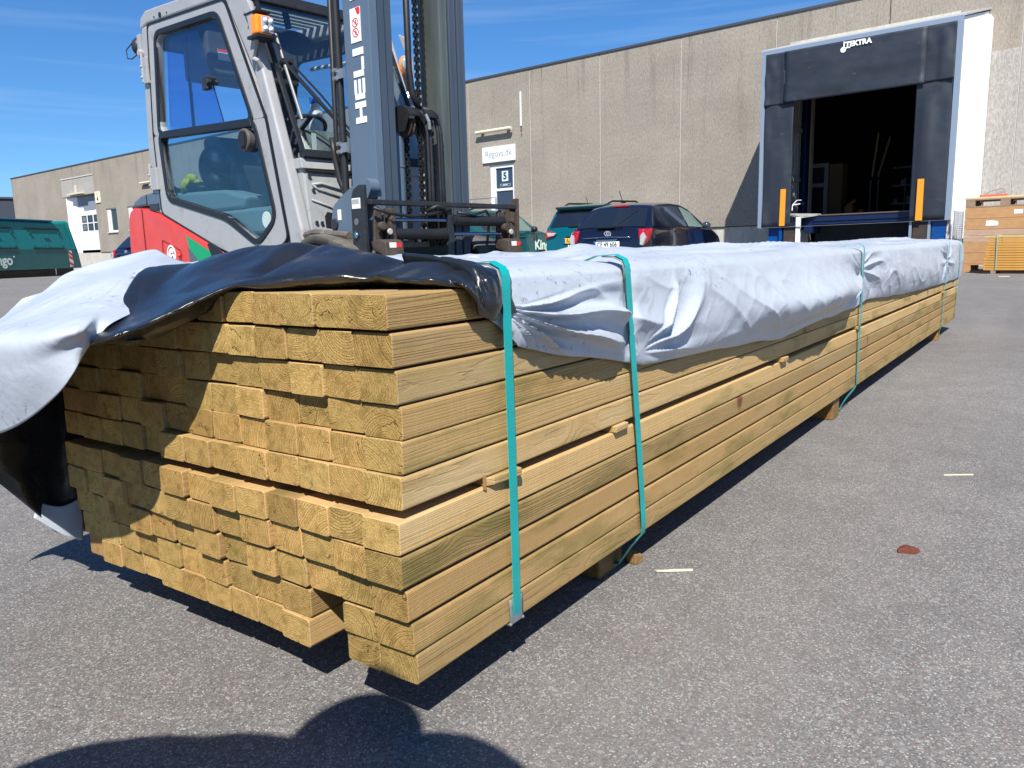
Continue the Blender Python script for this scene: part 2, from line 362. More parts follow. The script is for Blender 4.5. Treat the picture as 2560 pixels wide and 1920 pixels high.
LW, LH, LL = .0570, .0376, 5.12
def lath_mesh(seed, L=LL, w=LW, hgt=LH, r=.0034):
    rr = random.Random(seed); pts = []
    for cx, cy, a0 in ((w - r, r, -90), (w - r, hgt - r, 0), (r, hgt - r, 90), (r, r, 180)):
        for k in range(4):
            a = rad(a0 + 30 * k); pts.append((cx + r * math.cos(a) + rr.uniform(-.0002, .0002), cy + r * math.sin(a) + rr.uniform(-.0002, .0002)))
    n = len(pts); xs = [0, .0012, L * .25, L * .5, L * .75, L - .0012, L]; vs = []; fs = []
    sk = rr.uniform(-.0025, .0025)
    for i, x in enumerate(xs):
        ins = .0006 if i in (0, len(xs) - 1) else 0
        for (y, z) in pts:
            yy = y + (ins if y < w / 2 else -ins); zz = z + (ins if z < hgt / 2 else -ins)
            dx = sk * (y / w - .5) if x < .01 else 0
            vs.append((x + dx, yy, zz))
    for i in range(len(xs) - 1):
        fs += [(i * n + k, (i + 1) * n + k, (i + 1) * n + (k + 1) % n, i * n + (k + 1) % n) for k in range(n)]
    fs += [tuple(range(n)), tuple((len(xs) - 1) * n + k for k in range(n - 1, -1, -1))]
    me = bpy.data.meshes.new("timber_lath"); me.from_pydata(vs, [], fs)
    bm = bmesh.new(); bm.from_mesh(me); bmesh.ops.recalc_face_normals(bm, faces=bm.faces); bm.to_mesh(me); bm.free()
    return me
lath_vars = [lath_mesh(i) for i in range(8)]
for me in lath_vars: me.materials.append(M_lath)

NC = 13
row_z = [.4815, .4408, .4005, .3610, .3228, .2838, .2339, .1940, .1525, .1110, .0722]     # underside of each row, top row first
row_x = [-.0215, -.0165, -.0116, -.0074, -.0094, -.0133, -.0199, -.0183, -.0114, -.0051, -.0007]
# how far each lath end stands back (+) or out (-), columns counted from the right-hand side, estimated from the photo
dx_tab = [
 [0, .012, .004, .006, .022, .010, .0, .01, .0, .012, .0, .01, .0],
 [0, .000, .010, .004, .002, .006, .014, .004, .01, .0, .008, .0, .01],
 [0, .006, .000, .002, .010, .022, .016, .0, .02, .03, .012, .014, .0],
 [0, .000, .012, .012, .000, .004, .006, .018, .022, .002, .006, .0, .01],
 [0, .004, .002, .000, .008, .006, .010, .012, .0, .010, .004, .0, .006],
 [0, .002, .002, .004, .004, .002, -.004, -.012, .018, .014, .01, .004, .01],
 [0, .004, .008, .010, .004, -.006, .010, -.004, .012, .0, .014, .004, .01],
 [0, .006, .014, .016, .004, .012, .0, .002, .006, .014, .0, .01, .004],
 [0, .014, .020, .006, .004, .014, .000, .016, .008, .0, .012, .004, .01],
 [0, .004, .110, .002, .012, .010, .002, .014, .000, .010, .006, .012, .016],
 [0, .002, .125, -.020, .000, .000, .002, -.006, -.006, .012, .010, .0, .02],
]
ordn = ["first", "second", "third", "fourth", "fifth", "sixth", "seventh", "eighth", "ninth", "tenth", "eleventh", "twelfth", "thirteenth"]
rown = ["top row"] + ["%s row from the top" % s for s in ordn[1:9]] + ["row above the bottom row", "bottom row"]
lr = random.Random(3)
lathes = []
for r in range(11):
    tilt = lr.uniform(-.002, .002)
    for c in range(NC):
        if c == 0: y = lr.uniform(-.0004, .0006)
        else: y = c * .0578 + lr.uniform(-.0006, .0006)
        z = row_z[r] + (lr.uniform(-.0009, .0005) if c else 0)
        if r == 3 and c in (1,): z += .001
        hid = .13 if (r == 0 and c >= 8) else .06 if (r == 0 and c >= 6) else .02 if (r == 1 and c >= 10) else 0
        me = lath_vars[lr.randrange(8)]
        o = bpy.data.objects.new("timber_lath", me); COL.objects.link(o)
        o.location = (hid + row_x[r] + dx_tab[r][c] * (.46 if abs(dx_tab[r][c]) < .05 else 1) + lr.uniform(-.0018, .0018) * (c > 0), y, z)
        o.rotation_euler = (lr.uniform(-.012, .012) * (c > 0), 0, 0)
        nm = "yellowish" if (r + c) % 2 else "golden brown"
        if r in (9, 10) and c == 2: lab = "lath recessed deep behind the end face, %s, third from right" % rown[r]
        elif c == 0: lab = "lath whose long side shows at the right edge, %s" % rown[r]
        elif c == NC - 1: lab = "leftmost lath end in the pack, %s" % rown[r]
        else: lab = "lath end %s from the right, %s" % (ordn[c], rown[r])
        tag(o, lab, "lath", "laths stacked in the strapped pack")
        lathes.append(o)

# bearers under the pack
for i, (x, lab) in enumerate([(.505, "brown timber bearer under the pack where the second strap ends"),
                              (1.98, "brown timber bearer under the middle of the pack, below the third strap"),
                              (4.40, "brown timber bearer under the far end of the lath pack")]):
    b = MB().box(x, x + .085, .045 if i == 0 else .012, .74, .0, .0715)
    o = b.build("timber_bearer", M_oldwood, bevel=.004); tag(o, lab, "bearer", "bearers carrying the lath pack")
o = MB().add([(.597, .022, 0), (.622, .018, 0), (.624, .040, 0), (.600, .042, 0), (.597, .022, .020), (.622, .019, .013), (.624, .040, .018), (.600, .042, .022)],
             [(0, 3, 2, 1), (4, 5, 6, 7), (0, 1, 5, 4), (1, 2, 6, 5), (2, 3, 7, 6), (3, 0, 4, 7)]).build("wood_offcut", M_oldwood, bevel=.002)
tag(o, "small grey brown wood chip leaning at the foot of the near bearer", "offcut")
# thin sticks laid between the sixth and seventh row
for i, (x0, wdt, out_, rz, lab) in enumerate([(.136, .050, .0055, .10, "pale stick poking out widest between the rows, at the nearest strap"),
                                         (.470, .042, .0065, .0, "pale stick end poking out between the rows, at the second strap"),
                                         (1.345, .045, .010, 0, "small pale stick end poking out between the rows, midway between straps"),
                                         (2.20, .045, .007, 0, "pale stick end between the rows, beside the third strap"),
                                         (4.36, .045, .010, 0, "tiny stick end between the rows near the far end of the pack")]):
    e = thing("spacer_stick", lab, "spacer stick", (x0, -out_, .2726), -rz * .25, "sticks between the rows of laths")
    MB().prism([(0, 0), (wdt, 0.0), (wdt + .028 * (rz > 0), .05), (wdt + .0, .72), (0, .72)] if rz <= 0 else [(0, .006), (.012, .0), (.066, -.003), (.069, .02), (.06, .72), (.02, .72)], 'xy', 0, .0104).build("stick", M_spruce, e, bevel=.0012)
o = MB().prism([(.130, -.001), (.134, -.003), (.133, .002)], 'xy', .270, .288).build("splinter", M_oldwood)
tag(o, "dark splinter standing out of the sixth row beside the widest stick", "splinter")

# ---- straps
M_strap = mat("teal strapping band", (.0, .36, .345), .34, spec=.6, noise=.10, nscale=14, bump=.15, bscale=500, coat=.15)
M_prot = mat("grey plastic corner guard", (.16, .18, .19), .45, noise=.2, nscale=40)
def strap(xt, xb, lab, top=.531, bulge=.004, foot=None, lo_=.0715, guards=()):
    e = thing("strapping_band", lab, "strap", (0, 0, 0), 0, "teal straps round the lath pack")
    path = []
    N_ = 26
    for k in range(N_ + 1):
        t = k / N_; z = lerp(lo_, top, t); x = lerp(xb, xt, t)
        ybul = -.0034 - .0136 * t ** .80
        path.append((x, ybul, z))
    path[0] = (xb, -.0012, lo_)
    path += [(xt - .001, -.0135, top + .010), (xt - .002, .002, top + .0175), (xt - .003, .035, top + .0155), (xt - .006, .07, top + .003), (xt - .012, .25, top - .002), (xt - .016, .5, top - .002), (xt - .02, .74, top + .002), (xt - .02, .757, top), (xt - .01, .762, .3), (xt, .757, .0705)]
    if foot: pre = [(foot[0], foot[1] + .06, .002), foot, (lerp(foot[0], xb, .5), lerp(foot[1], 0, .5), lerp(foot[2], lo_, .55))]
    else: pre = [(xb, .74, .0700), (xb, .35, .0700), (xb, .02, .0700)]
    path = pre + path
    m = MB(); hw = .008; P0 = []; P1 = []
    for i, p in enumerate(path):
        p = Vector(p); a = Vector(path[max(i - 1, 0)]); b = Vector(path[min(i + 1, len(path) - 1)]); d = (b - a).normalized()
        wv = Vector((1, 0, 0)); wv = (wv - d * wv.dot(d)).normalized(); n_ = wv.cross(d).normalized() * .0005
        tw = .0
        P0.append([p - wv * hw + n_, p + wv * hw + n_]); P1.append([p - wv * hw - n_, p + wv * hw - n_])
    ring = [[a[0], a[1], b[1], b[0], a[0]] for a, b in zip(P0, P1)]
    m.grid(ring).build("band", M_strap, e, smooth=True, auto=50)
    for gtype in guards:
        g_ = MB()
        if gtype == 'top':
            P = []
            for (y, z) in [(-.0155, top - .024), (-.0165, top - .006), (-.0118, top + .008), (.002, top + .0145), (.022, top + .0155)]:
                P.append([(xt - .010, y + .001, z - .001), (xt - .009, y, z), (xt + .010, y, z), (xt + .0145, y + .001, z - .001)])
            g_.grid(P)
        else:
            P = []
            for (y, z) in [(-.0028, .106), (-.0032, .095), (-.0032, .071), (.0, .0695), (.03, .0690)]:
                P.append([(xb - .014, y + .0005, z), (xb - .010, y, z), (xb + .012, y, z), (xb + .016, y + .0005, z)])
            g_.grid(P)
            g_.ball((xb - .013, -.002, .0715), .0026, 6); g_.ball((xb + .015, -.002, .0715), .0026, 6)
        o = g_.build("corner_guard", M_prot, e, smooth=True, auto=60)
        sm = o.modifiers.new("thick", 'SOLIDIFY'); sm.thickness = .0014
    return e
strap(.1665, .192, "nearest teal strap round the pack, widest in view, over the pinched tarpaulin", guards=('top', 'bot'))
strap(.487, .578, "teal strap running down to the near bearer, second from the near end", foot=(.563, .036, .014), guards=('top',), top=.534)
strap(2.185, 2.235, "thin teal strap half way along the pack, third from near end", foot=(2.06, .02, .01), top=.540)
strap(4.38, 4.40, "thin green strap over the far bearer, fourth from the near end", foot=(4.44, .02, .01), top=.548)
strap(5.00, 5.03, "thin green strap right at the far end of the pack", top=.546)

# ================================================================== TARPAULIN
def tarp_white():
    w = NT("white tarpaulin"); ob = w.node('ShaderNodeTexCoord').outputs['Object']
    d1 = w.noise(ob, 9, 8, .75); d2 = w.noise(w.map(ob, (60, 60, 60)), 1., 6, .8); d3 = w.noise(w.map(ob, (2.2, 5, 5), loc=(3, 1, 2)), 1., 3)
    c = w.mix(w.rng(d1, .42, .72, 0, .5), (.425, .465, .525), (.34, .37, .42))
    smear = w.math('MULTIPLY', w.rng(d2, .56, .64), w.rng(d3, .54, .62))
    c = w.mix(w.math('MULTIPLY', smear, .8), c, (.10, .10, .10))
    w.L.new(c, w.b.inputs['Base Color']); w.b.inputs['Roughness'].default_value = .36; w.b.inputs['Specular IOR Level'].default_value = .45
    w.b.inputs['Subsurface Weight'].default_value = 0
    n1 = w.noise(ob, 38, 5, .6); n2 = w.noise(w.map(ob, (1, 1, 1)), 260, 3)
    vv = w.node('ShaderNodeTexVoronoi', feature='DISTANCE_TO_EDGE'); w.L.new(w.map(w.mix(.06, ob, w.noise(ob, 9, 4, .6, 1)), (7, 16, 16)), vv.inputs['Vector']); vv.inputs['Scale'].default_value = 1
    n1 = w.math('ADD', n1, w.math('MULTIPLY', w.rng(vv.outputs['Distance'], 0, .16, 1, 0), .25))
    hh = w.math('ADD', n1, w.math('MULTIPLY', n2, .12)); w.L.new(w.bump(hh, .20, .006), w.b.inputs['Normal'])
    return w.m
def tarp_black():
    w = NT("black tarpaulin"); ob = w.node('ShaderNodeTexCoord').outputs['Object']
    d1 = w.noise(ob, 60, 8, .8); c = w.mix(w.rng(d1, .60, .75, 0, .5), (.011, .012, .014), (.055, .056, .06))
    w.L.new(c, w.b.inputs['Base Color']); w.b.inputs['Specular IOR Level'].default_value = .75
    w.set(w.b.inputs['Roughness'], w.rng(w.noise(ob, 22, 5), .3, .7, .22, .38))
    w.b.inputs['Coat Weight'].default_value = .28; w.b.inputs['Coat Roughness'].default_value = .20
    n1 = w.noise(ob, 26, 6, .62); w.L.new(w.bump(n1, .22, .007), w.b.inputs['Normal'])
    return w.m
M_tw, M_tb = tarp_white(), tarp_black()
tarp = thing("tarpaulin", "wrinkled white tarpaulin over the pack, glossy black inside, folded open at the near end", "tarpaulin", (0, 0, 0))

def sheet(P, name, outside, inside, parent, thick=.0012, off=1.0):
    """P grid -> two layer sheet; 'outside' colours the side the grid normal points to."""
    m = MB(); m.grid([[tuple(q) for q in row] for row in P])
    me = bpy.data.meshes.new(name); me.from_pydata(m.v, [], m.f)
    me.materials.append(outside); me.materials.append(inside)
    for p in me.polygons: p.use_smooth = True
    o = bpy.data.objects.new(name, me); COL.objects.link(o); o.parent = parent
    s_ = o.modifiers.new("sheet", 'SOLIDIFY'); s_.thickness = thick; s_.offset = off * -1; s_.material_offset = 1; s_.material_offset_rim = 1
    return o

# lower edge of the cover along the right-hand side
ex = [.14, .165, .201, .296, .408, .563, .703, .902, 1.36, 1.81, 2.15, 2.31, 3.13, 4.4, 5.16]
ez = [.482, .470, .443, .420, .398, .371, .363, .357, .332, .346, .352, .366, .342, .326, .330]
bx = [.14, .17, .25, .4, .57, .8, 1.1, 1.5, 1.9, 2.17, 2.24, 2.6, 3.2, 4.0, 4.38, 4.7, 5.0, 5.16]
bb = [.003, .004, .016, .022, .018, .034, .046, .055, .040, .006, .006, .028, .032, .026, .007, .014, .006, .012]
xs = np.unique(np.concatenate([np.linspace(.145, .8, 150), np.linspace(.8, 2.6, 230), np.linspace(2.6, 5.16, 170)]))
NS, NTp, NL = 74, 60, 12
P = np.zeros((len(xs), NS + NTp + NL, 3))
P1 = (.168, .492); P2 = (.548, .392); P3 = (2.20, .47); P4 = (4.38, .46)
for i, x in enumerate(xs):
    zb = np.interp(x, ex, ez); bu = np.interp(x, bx, bb)
    ztop = .5305 + .010 * min(1, max(0, (x - 1.) / 4)) + .0
    near = max(0, 1 - abs(x - .165) / .06)
    # side
    t = np.linspace(0, 1, NS)
    z = zb + (ztop - zb) * t
    X_ = np.full(NS, x)
    y = -.0045 - bu * np.sin(math.pi * np.clip(t, 0, 1) ** .8) * .8 - .003
    # folds that run out of a pinch point
    def fan(px, pz, a0, a1, n, amp, R, seed, xdir=1):
        dxx = (X_ - px) * xdir; dzz = z - pz; r = np.hypot(dxx, dzz) + 1e-5; th = np.degrees(np.arctan2(dzz, dxx))
        u = (th - a0) / (a1 - a0) * n + .6 * vnoise(X_ * 5 + seed, z * 9 + seed)
        prof = (1 - np.abs(np.sin(math.pi * u))) ** 1.35 - .38
        win = np.clip((th - a0) / 7, 0, 1) * np.clip((a1 - th) / 9, 0, 1)
        return amp * prof * win * np.clip(r / .10, 0, 1) ** 1.2 * np.exp(-(r / R) ** 2)
    d = fan(P1[0], P1[1], -46, 6, 5.2, .034, .36, 1)
    d += fan(P2[0], P2[1], -26, 46, 3.0, .022, .26, 4) + fan(P2[0], P2[1], -10, 60, 3.0, .012, .16, 7, -1)
    d += fan(P3[0], P3[1], -52, 30, 4, .020, .40, 9, -1) + fan(P3[0], P3[1], -55, 45, 3.4, .017, .45, 12, 1)
    d += fan(P4[0], P4[1], -50, 40, 4, .016, .35, 15, -1) + fan(P4[0], P4[1], -50, 40, 4, .014, .3, 18, 1)
    # broad creases of the sagging cover
    amp = np.interp(x, [.14, .3, .7, 1.0, 2.1, 2.25, 2.5, 4.3, 5.2], [.2, .55, .9, 1.3, .8, .4, 1.2, .8, .6])
    d += amp * (.0085 * (ridge(X_ * 3.4 + z * 3.5, z * 3.0 + X_ * .8, 3., 3.5) - .35) + .0045 * (ridge(X_ * 6 + z * 14, z * 6 - X_ * 2, 8., 4.5) - .3) + .0014 * (ridge(X_ * 19 - z * 22, z * 14 + X_ * 6, 18., 5) - .3))
    d += .0006 * vnoise(X_ * 26, z * 30, 5.) * np.clip((1 - t) * 3 + .3, 0, 1)
    env = np.clip((ztop - z) / .035, 0.12, 1) * np.clip(t / .22, .12, 1)
    y -= np.maximum(d * env, -bu * .6 - .003)
    # rolled slack above the second strap belt
    if .95 < x < 2.2:                                      # big overhanging roll with shaded underside
        k = math.sin(math.pi * (x - .95) / 1.25) ** .8
        y -= k * .030 * np.exp(-((t - .42) / .20) ** 2) ; y += k * .012 * np.exp(-((t - .12) / .10) ** 2)
    # the strap squeezes the cover
    for sx_, wd in ((.168, .016), (.50, .014), (2.19, .02), (4.385, .025), (5.0, .03)):
        q = math.exp(-((x - sx_) / wd) ** 2); y = y * (1 - q * .75) + (-.0045) * q * .75
    zz = z + .004 * vnoise(X_ * 7, z * 4, 2.) * (1 - t) * (x > .2)
    P[i, :NS] = np.stack([X_, np.minimum(y, -.0025), zz], 1)
    # top
    u = np.linspace(0, 1, NTp + 1)[1:]; yy = -.004 + u * .762
    Xt = np.full(NTp, x)
    zt = ztop + .004 + .010 * np.sin(np.clip(u / .04, 0, 1) * math.pi / 2)
    zt += .014 * (ridge(Xt * 2.2 + yy * 3, yy * 6 - Xt * .6, 21., 3.0) - .35) * np.clip(u * 8, .15, 1)
    zt += .005 * (ridge(Xt * 5, yy * 13, 31., 4) - .3) * np.clip(u * 8, 0, 1) 
    for (bx_, by_, bh, bw, bd) in ((.95, .30, .022, .13, .20), (1.80, .30, .016, .28, .3), (1.45, .6, .010, .4, .2), (2.9, .35, .010, .6, .3), (4.6, .3, .024, .9, .4), (.55, .45, .010, .15, .2)):
        zt += bh * np.exp(-((Xt - bx_) / bw) ** 2 - ((yy - by_) / bd) ** 2)
    for sx_, wd in ((.168, .02), (.49, .025), (2.19, .03), (4.385, .03), (5.0, .03)):
        q = math.exp(-((x - sx_) / wd) ** 2); zt = zt * (1 - q * .8) + (ztop + .009) * q * .8
    P[i, NS:NS + NTp] = np.stack([Xt, yy, np.maximum(zt, .5245)], 1)
    # far side
    v = np.linspace(0, 1, NL + 1)[1:]
    P[i, NS + NTp:] = np.stack([np.full(NL, x), .762 + .018 * np.sin(v * 3) + .010 * vnoise(np.full(NL, x * 6), v * 3), (ztop + .004) - v * .24], 1)
# soften the corner between side and top
for _ in range(3):
    Q = P.copy(); Q[:, NS - 4:NS + 4] = (P[:, NS - 5:NS + 3] + P[:, NS - 3:NS + 5] + P[:, NS - 4:NS + 4]) / 3; P = Q
# gather the near end together under the strap
for i, x in enumerate(xs):
    if x < .21:
        k = 1 - (x - .145) / .065
        P[i, :NS, 2] = P[i, :NS, 2] * (1 - .0 * k)
sheet(P, "cover", M_tw, M_tb, tarp)
# ---- the folded-open near end of the tarpaulin (measured points, metres)
FLAP = [[(0.1932,-0.0140,0.4843), (0.1814,-0.0130,0.5064), (0.1741,-0.0120,0.5208), (0.1750,0.0018,0.5333), (0.1800,0.0297,0.5327), (0.1800,0.0595,0.5361), (0.1800,0.1203,0.5359), (0.1800,0.1692,0.5343), (0.1800,0.2149,0.5410), (0.1800,0.2913,0.5487), (0.1750,0.3511,0.5486), (0.1650,0.3927,0.5434), (0.1400,0.4480,0.5333), (0.1150,0.5013,0.5230), (0.0950,0.5265,0.5191), (0.0700,0.5305,0.5119), (-0.0050,0.4574,0.4889)],
 [(0.1432,-0.0140,0.4843), (0.1314,-0.0130,0.5064), (0.1241,-0.0120,0.5208), (0.1250,0.0018,0.5333), (0.1300,0.0297,0.5427), (0.1300,0.0595,0.5511), (0.1300,0.1203,0.5559), (0.1300,0.1692,0.5643), (0.1300,0.2149,0.5710), (0.1300,0.2913,0.5787), (0.1250,0.3511,0.5786), (0.1150,0.3927,0.5734), (0.0900,0.4480,0.5633), (0.0650,0.5013,0.5530), (0.0450,0.5265,0.5491), (0.0200,0.5305,0.5419), (-0.0550,0.4574,0.4989)],
 [(0.1381,-0.0160,0.4838), (0.1179,-0.0190,0.5027), (0.1027,-0.0220,0.5188), (0.1050,-0.0050,0.5309), (0.1050,0.0245,0.5397), (0.0950,0.0497,0.5430), (0.0850,0.0787,0.5435), (0.0850,0.1213,0.5510), (0.0750,0.1488,0.5540), (0.0700,0.2083,0.5584), (0.0600,0.2659,0.5600), (0.0500,0.3375,0.5491), (0.0050,0.3716,0.5324), (-0.0200,0.4180,0.5148), (-0.0450,0.4253,0.5031), (-0.0550,0.4278,0.4985), (-0.1000,0.4096,0.4871)],
 [(0.1373,-0.0160,0.4839), (0.1132,-0.0200,0.4952), (0.0968,-0.0240,0.5101), (0.0808,-0.0240,0.5230), (0.0850,0.0052,0.5303), (0.0620,0.0150,0.5326), (0.0520,0.0483,0.5330), (0.0500,0.0840,0.5363), (0.0420,0.1119,0.5367), (0.0220,0.1618,0.5376), (0.0000,0.2167,0.5366), (-0.0200,0.2629,0.5278), (-0.0650,0.2968,0.5045), (-0.0950,0.3151,0.4896), (-0.1120,0.3332,0.4800), (-0.1250,0.3461,0.4746), (-0.1350,0.3710,0.4698)],
 [(0.1376,-0.0140,0.4838), (0.1175,-0.0140,0.4873), (0.1103,-0.0130,0.4985), (0.1004,-0.0120,0.5124), (0.0956,-0.0080,0.5199), (0.0773,0.0109,0.5230), (0.0616,0.0579,0.5235), (0.0842,0.1158,0.5235), (0.0627,0.1314,0.5235), (0.0293,0.1717,0.5230), (-0.0045,0.2187,0.5220), (-0.0120,0.2763,0.5190), (-0.0550,0.3195,0.4900), (-0.0800,0.3420,0.4738), (-0.0930,0.3626,0.4633), (-0.1150,0.3675,0.4620), (-0.1380,0.3771,0.4622)],
 [(0.1376,-0.0140,0.4838), (0.1175,-0.0140,0.4873), (0.1103,-0.0130,0.4985), (0.1054,-0.0120,0.5124), (0.1156,-0.0080,0.5199), (0.1073,0.0109,0.5230), (0.1116,0.0579,0.5235), (0.1342,0.1158,0.5235), (0.1127,0.1314,0.5235), (0.0793,0.1717,0.5230), (0.0455,0.2187,0.5220), (0.0180,0.2763,0.5190), (-0.0250,0.3195,0.4900), (-0.0500,0.3420,0.4738), (-0.0630,0.3626,0.4633), (-0.0900,0.3675,0.4620), (-0.1280,0.3771,0.4622)]]
HOOD = [[(0.1600,0.6494,0.5573), (0.0600,0.5580,0.5513), (0.0200,0.5371,0.5407), (-0.0600,0.4639,0.5102), (-0.1200,0.3877,0.4890), (-0.1320,0.3779,0.4740), (-0.1380,0.3771,0.4622)],
 [(0.1643,0.7000,0.5687), (0.0845,0.6200,0.5587), (0.0050,0.5388,0.5379), (-0.0650,0.4874,0.5097), (-0.1450,0.3684,0.4884), (-0.1500,0.3660,0.4669), (-0.1500,0.3737,0.4498)],
 [(0.1867,0.7800,0.5789), (0.1138,0.7200,0.5573), (0.0000,0.5735,0.5381), (-0.0700,0.5148,0.5085), (-0.1650,0.3748,0.4853), (-0.1650,0.3820,0.4559), (-0.1620,0.3807,0.4280)],
 [(0.1374,0.8000,0.5667), (0.0685,0.7400,0.5422), (-0.0300,0.5974,0.5249), (-0.0900,0.5471,0.4984), (-0.1750,0.4128,0.4802), (-0.1780,0.4106,0.4440), (-0.1670,0.4160,0.4008)],
 [(0.0864,0.8000,0.5555), (0.0317,0.7600,0.5306), (-0.0500,0.6420,0.5110), (-0.1100,0.5741,0.4884), (-0.1800,0.4593,0.4749), (-0.1850,0.4596,0.4320), (-0.1670,0.5022,0.3620)],
 [(0.0468,0.8200,0.5380), (0.0062,0.7900,0.5155), (-0.0700,0.6885,0.4968), (-0.1300,0.6009,0.4794), (-0.1850,0.5149,0.4686), (-0.1850,0.5403,0.4240), (-0.1650,0.5949,0.3329)],
 [(0.0178,0.8200,0.5146), (-0.0174,0.8100,0.5004), (-0.0800,0.7350,0.4815), (-0.1300,0.6681,0.4647), (-0.1800,0.6045,0.4535), (-0.1800,0.6447,0.4105), (-0.1600,0.7217,0.3050)],
 [(-0.0136,0.8400,0.5016), (-0.0438,0.8400,0.4756), (-0.0900,0.8019,0.4555), (-0.1300,0.7588,0.4372), (-0.1700,0.7373,0.4226), (-0.1750,0.7664,0.3832), (-0.1600,0.8811,0.2815)],
 [(-0.0127,0.8500,0.4895), (-0.0513,0.8600,0.4461), (-0.0912,0.8700,0.4205), (-0.1334,0.8700,0.3937), (-0.1736,0.8700,0.3682), (-0.1998,0.8700,0.3229), (-0.2073,0.8600,0.2882)]]

def wrinkle(A, amp, f, seed, p=2.2, edge=.15):
    n, m, _ = A.shape
    du = np.gradient(A, axis=0); dv = np.gradient(A, axis=1); nr = np.cross(du, dv); nr /= (np.linalg.norm(nr, axis=2, keepdims=True) + 1e-9)
    x, y, z = A[..., 0], A[..., 1], A[..., 2]
    d = amp * (ridge(x * f + z * f * .4, y * f - z * f * .5, seed, p) - .42) + amp * .35 * (ridge(x * f * 2.6, y * f * 2.6 + z * f, seed + 9, p) - .42) + amp * .04 * vnoise(x * f * 7, y * f * 7 + z * f * 5, seed)
    I, J = np.meshgrid(np.linspace(0, 1, n), np.linspace(0, 1, m), indexing='ij')
    e = np.clip(np.minimum(np.minimum(I, 1 - I), np.minimum(J, 1 - J)) / edge, .15, 1)
    return A + nr * (d * e)[..., None]
A = upsample(FLAP, 74, 330)
A = wrinkle(A, .0060, 7.5, 3.3, 1.6)
# two pulled-in tucks in the roll
for (yc, w_, dp) in ((.105, .014, .016), (.262, .02, .022), (.03, .010, .010)):
    q = np.exp(-((A[..., 1] - yc - (A[..., 2] - .54) * .5) / w_) ** 2) * np.clip((A[..., 2] - .524) / .02, 0, 1) * (A[..., 0] > 0)
    A[..., 0] += q * dp; A[..., 2] -= q * dp * .35
inside = (A[..., 0] > .0) & (A[..., 1] > .0)
A[..., 2] = np.where(inside, np.maximum(A[..., 2], .5215), A[..., 2])
A[..., 1] = np.where((A[..., 1] > -.003) & (A[..., 1] < .02) & (A[..., 2] < .518) & (A[..., 0] > -.01), -.003, A[..., 1])
sheet(A, "folded_flap", M_tb, M_tb, tarp, thick=.001)
HH = [[(p[0] + .045 * q, p[1] - .035 * q, p[2] - .016 * q) for p, q in zip(HOOD[0], (1, 1, 1, .7, .25, .1, .0))]] + HOOD
Hd = upsample(np.array(HH), 140, 110)
Hd = wrinkle(Hd, .0042, 6, 6.1, 3.0)
sheet(Hd, "open_end", M_tw, M_tb, tarp, thick=.001)
# the part hanging beyond the far-left edge of the end face
xs_ = [.30, .16, .06, .0, -.045, -.09, -.15, -.20]; zb_ = [.10, .09, .092, .098, .145, .195, .27, .33]
C_ = []
for i, x in enumerate(xs_):
    zt_ = .52 if x > 0 else .47 + x * .4
    row = []
    for k in range(7):
        t = k / 6
        row.append((x - .01 * math.sin(t * 5 + i), .772 + .055 * math.sin(t * 2.2) * (1 - .3 * t) + .012 * math.sin(i * 2.1 + t * 2) * t, lerp(zt_, zb_[i], t)))
    C_.append(row)
Cd = wrinkle(upsample(C_, 90, 80), .012, 8, 12.5, 1.8)
sheet(Cd, "hanging_side", M_tb, M_tw, tarp, thick=.001)
hem = upsample([[(.02, .80, .155), (-.012, .80, .15), (-.045, .81, .165)], [(.02, .795, .12), (-.015, .79, .125), (-.052, .80, .153)], [(.01, .785, .085), (-.02, .785, .105), (-.058, .795, .145)]], 20, 20)
sheet(hem, "turned_hem", M_tw, M_tw, tarp, thick=.001)
# white sleeve squeezed between the black fold and the strap, and the cover's gathered mouth
sl = upsample([[(.150, -.012, .478), (.150, -.022, .500), (.148, -.021, .522), (.146, -.010, .537), (.146, .03, .549), (.15, .12, .556)],
               [(.140, -.013, .480), (.134, -.026, .500), (.128, -.024, .520), (.124, -.011, .536), (.130, .03, .552), (.135, .12, .560)],
               [(.128, -.012, .484), (.118, -.020, .500), (.115, -.018, .514), (.118, -.006, .528), (.13, .03, .540), (.14, .12, .545)]], 30, 90)
sheet(wrinkle(sl, .004, 30, 2.2), "pinched_edge", M_tw, M_tb, tarp, thick=.001)
# ================================================================== FORKLIFT
def glass_mat(name, tint=(.55, .72, .75), gloss=.12, rough=.02):
    w = NT(name); w.N.remove(w.b); o = [n for n in w.N if n.type == 'OUTPUT_MATERIAL'][0]
    tr = w.node('ShaderNodeBsdfTransparent'); tr.inputs[0].default_value = (*tint, 1)
    gl = w.node('ShaderNodeBsdfGlossy'); gl.inputs['Roughness'].default_value = rough; gl.inputs['Color'].default_value = (.9, .95, 1, 1)
    lw = w.node('ShaderNodeLayerWeight'); lw.inputs[0].default_value = .35
    f = w.math('MULTIPLY_ADD', lw.outputs['Fresnel'], .20, gloss * .35)
    mx_ = w.node('ShaderNodeMixShader'); w.L.new(f, mx_.inputs[0]); w.L.new(tr.outputs[0], mx_.inputs[1]); w.L.new(gl.outputs[0], mx_.inputs[2]); w.L.new(mx_.outputs[0], o.inputs[0])
    return w.m
M_grey = mat("pale grey machine paint", (.33, .335, .34), .40, coat=.15, noise=.06, nscale=6, dirt=(.17, .155, .13, .55, .55), dscale=7, rvar=.12)
M_greyd = mat("dusty grey panel", (.33, .34, .34), .5, noise=.08, nscale=14, dirt=(.10, .09, .08, .85, .58), dscale=26)
M_red = mat("red counterweight paint", (.62, .042, .032), .36, coat=.3, noise=.08, nscale=5, dirt=(.30, .08, .06, .5, .58), dscale=6, rvar=.12)
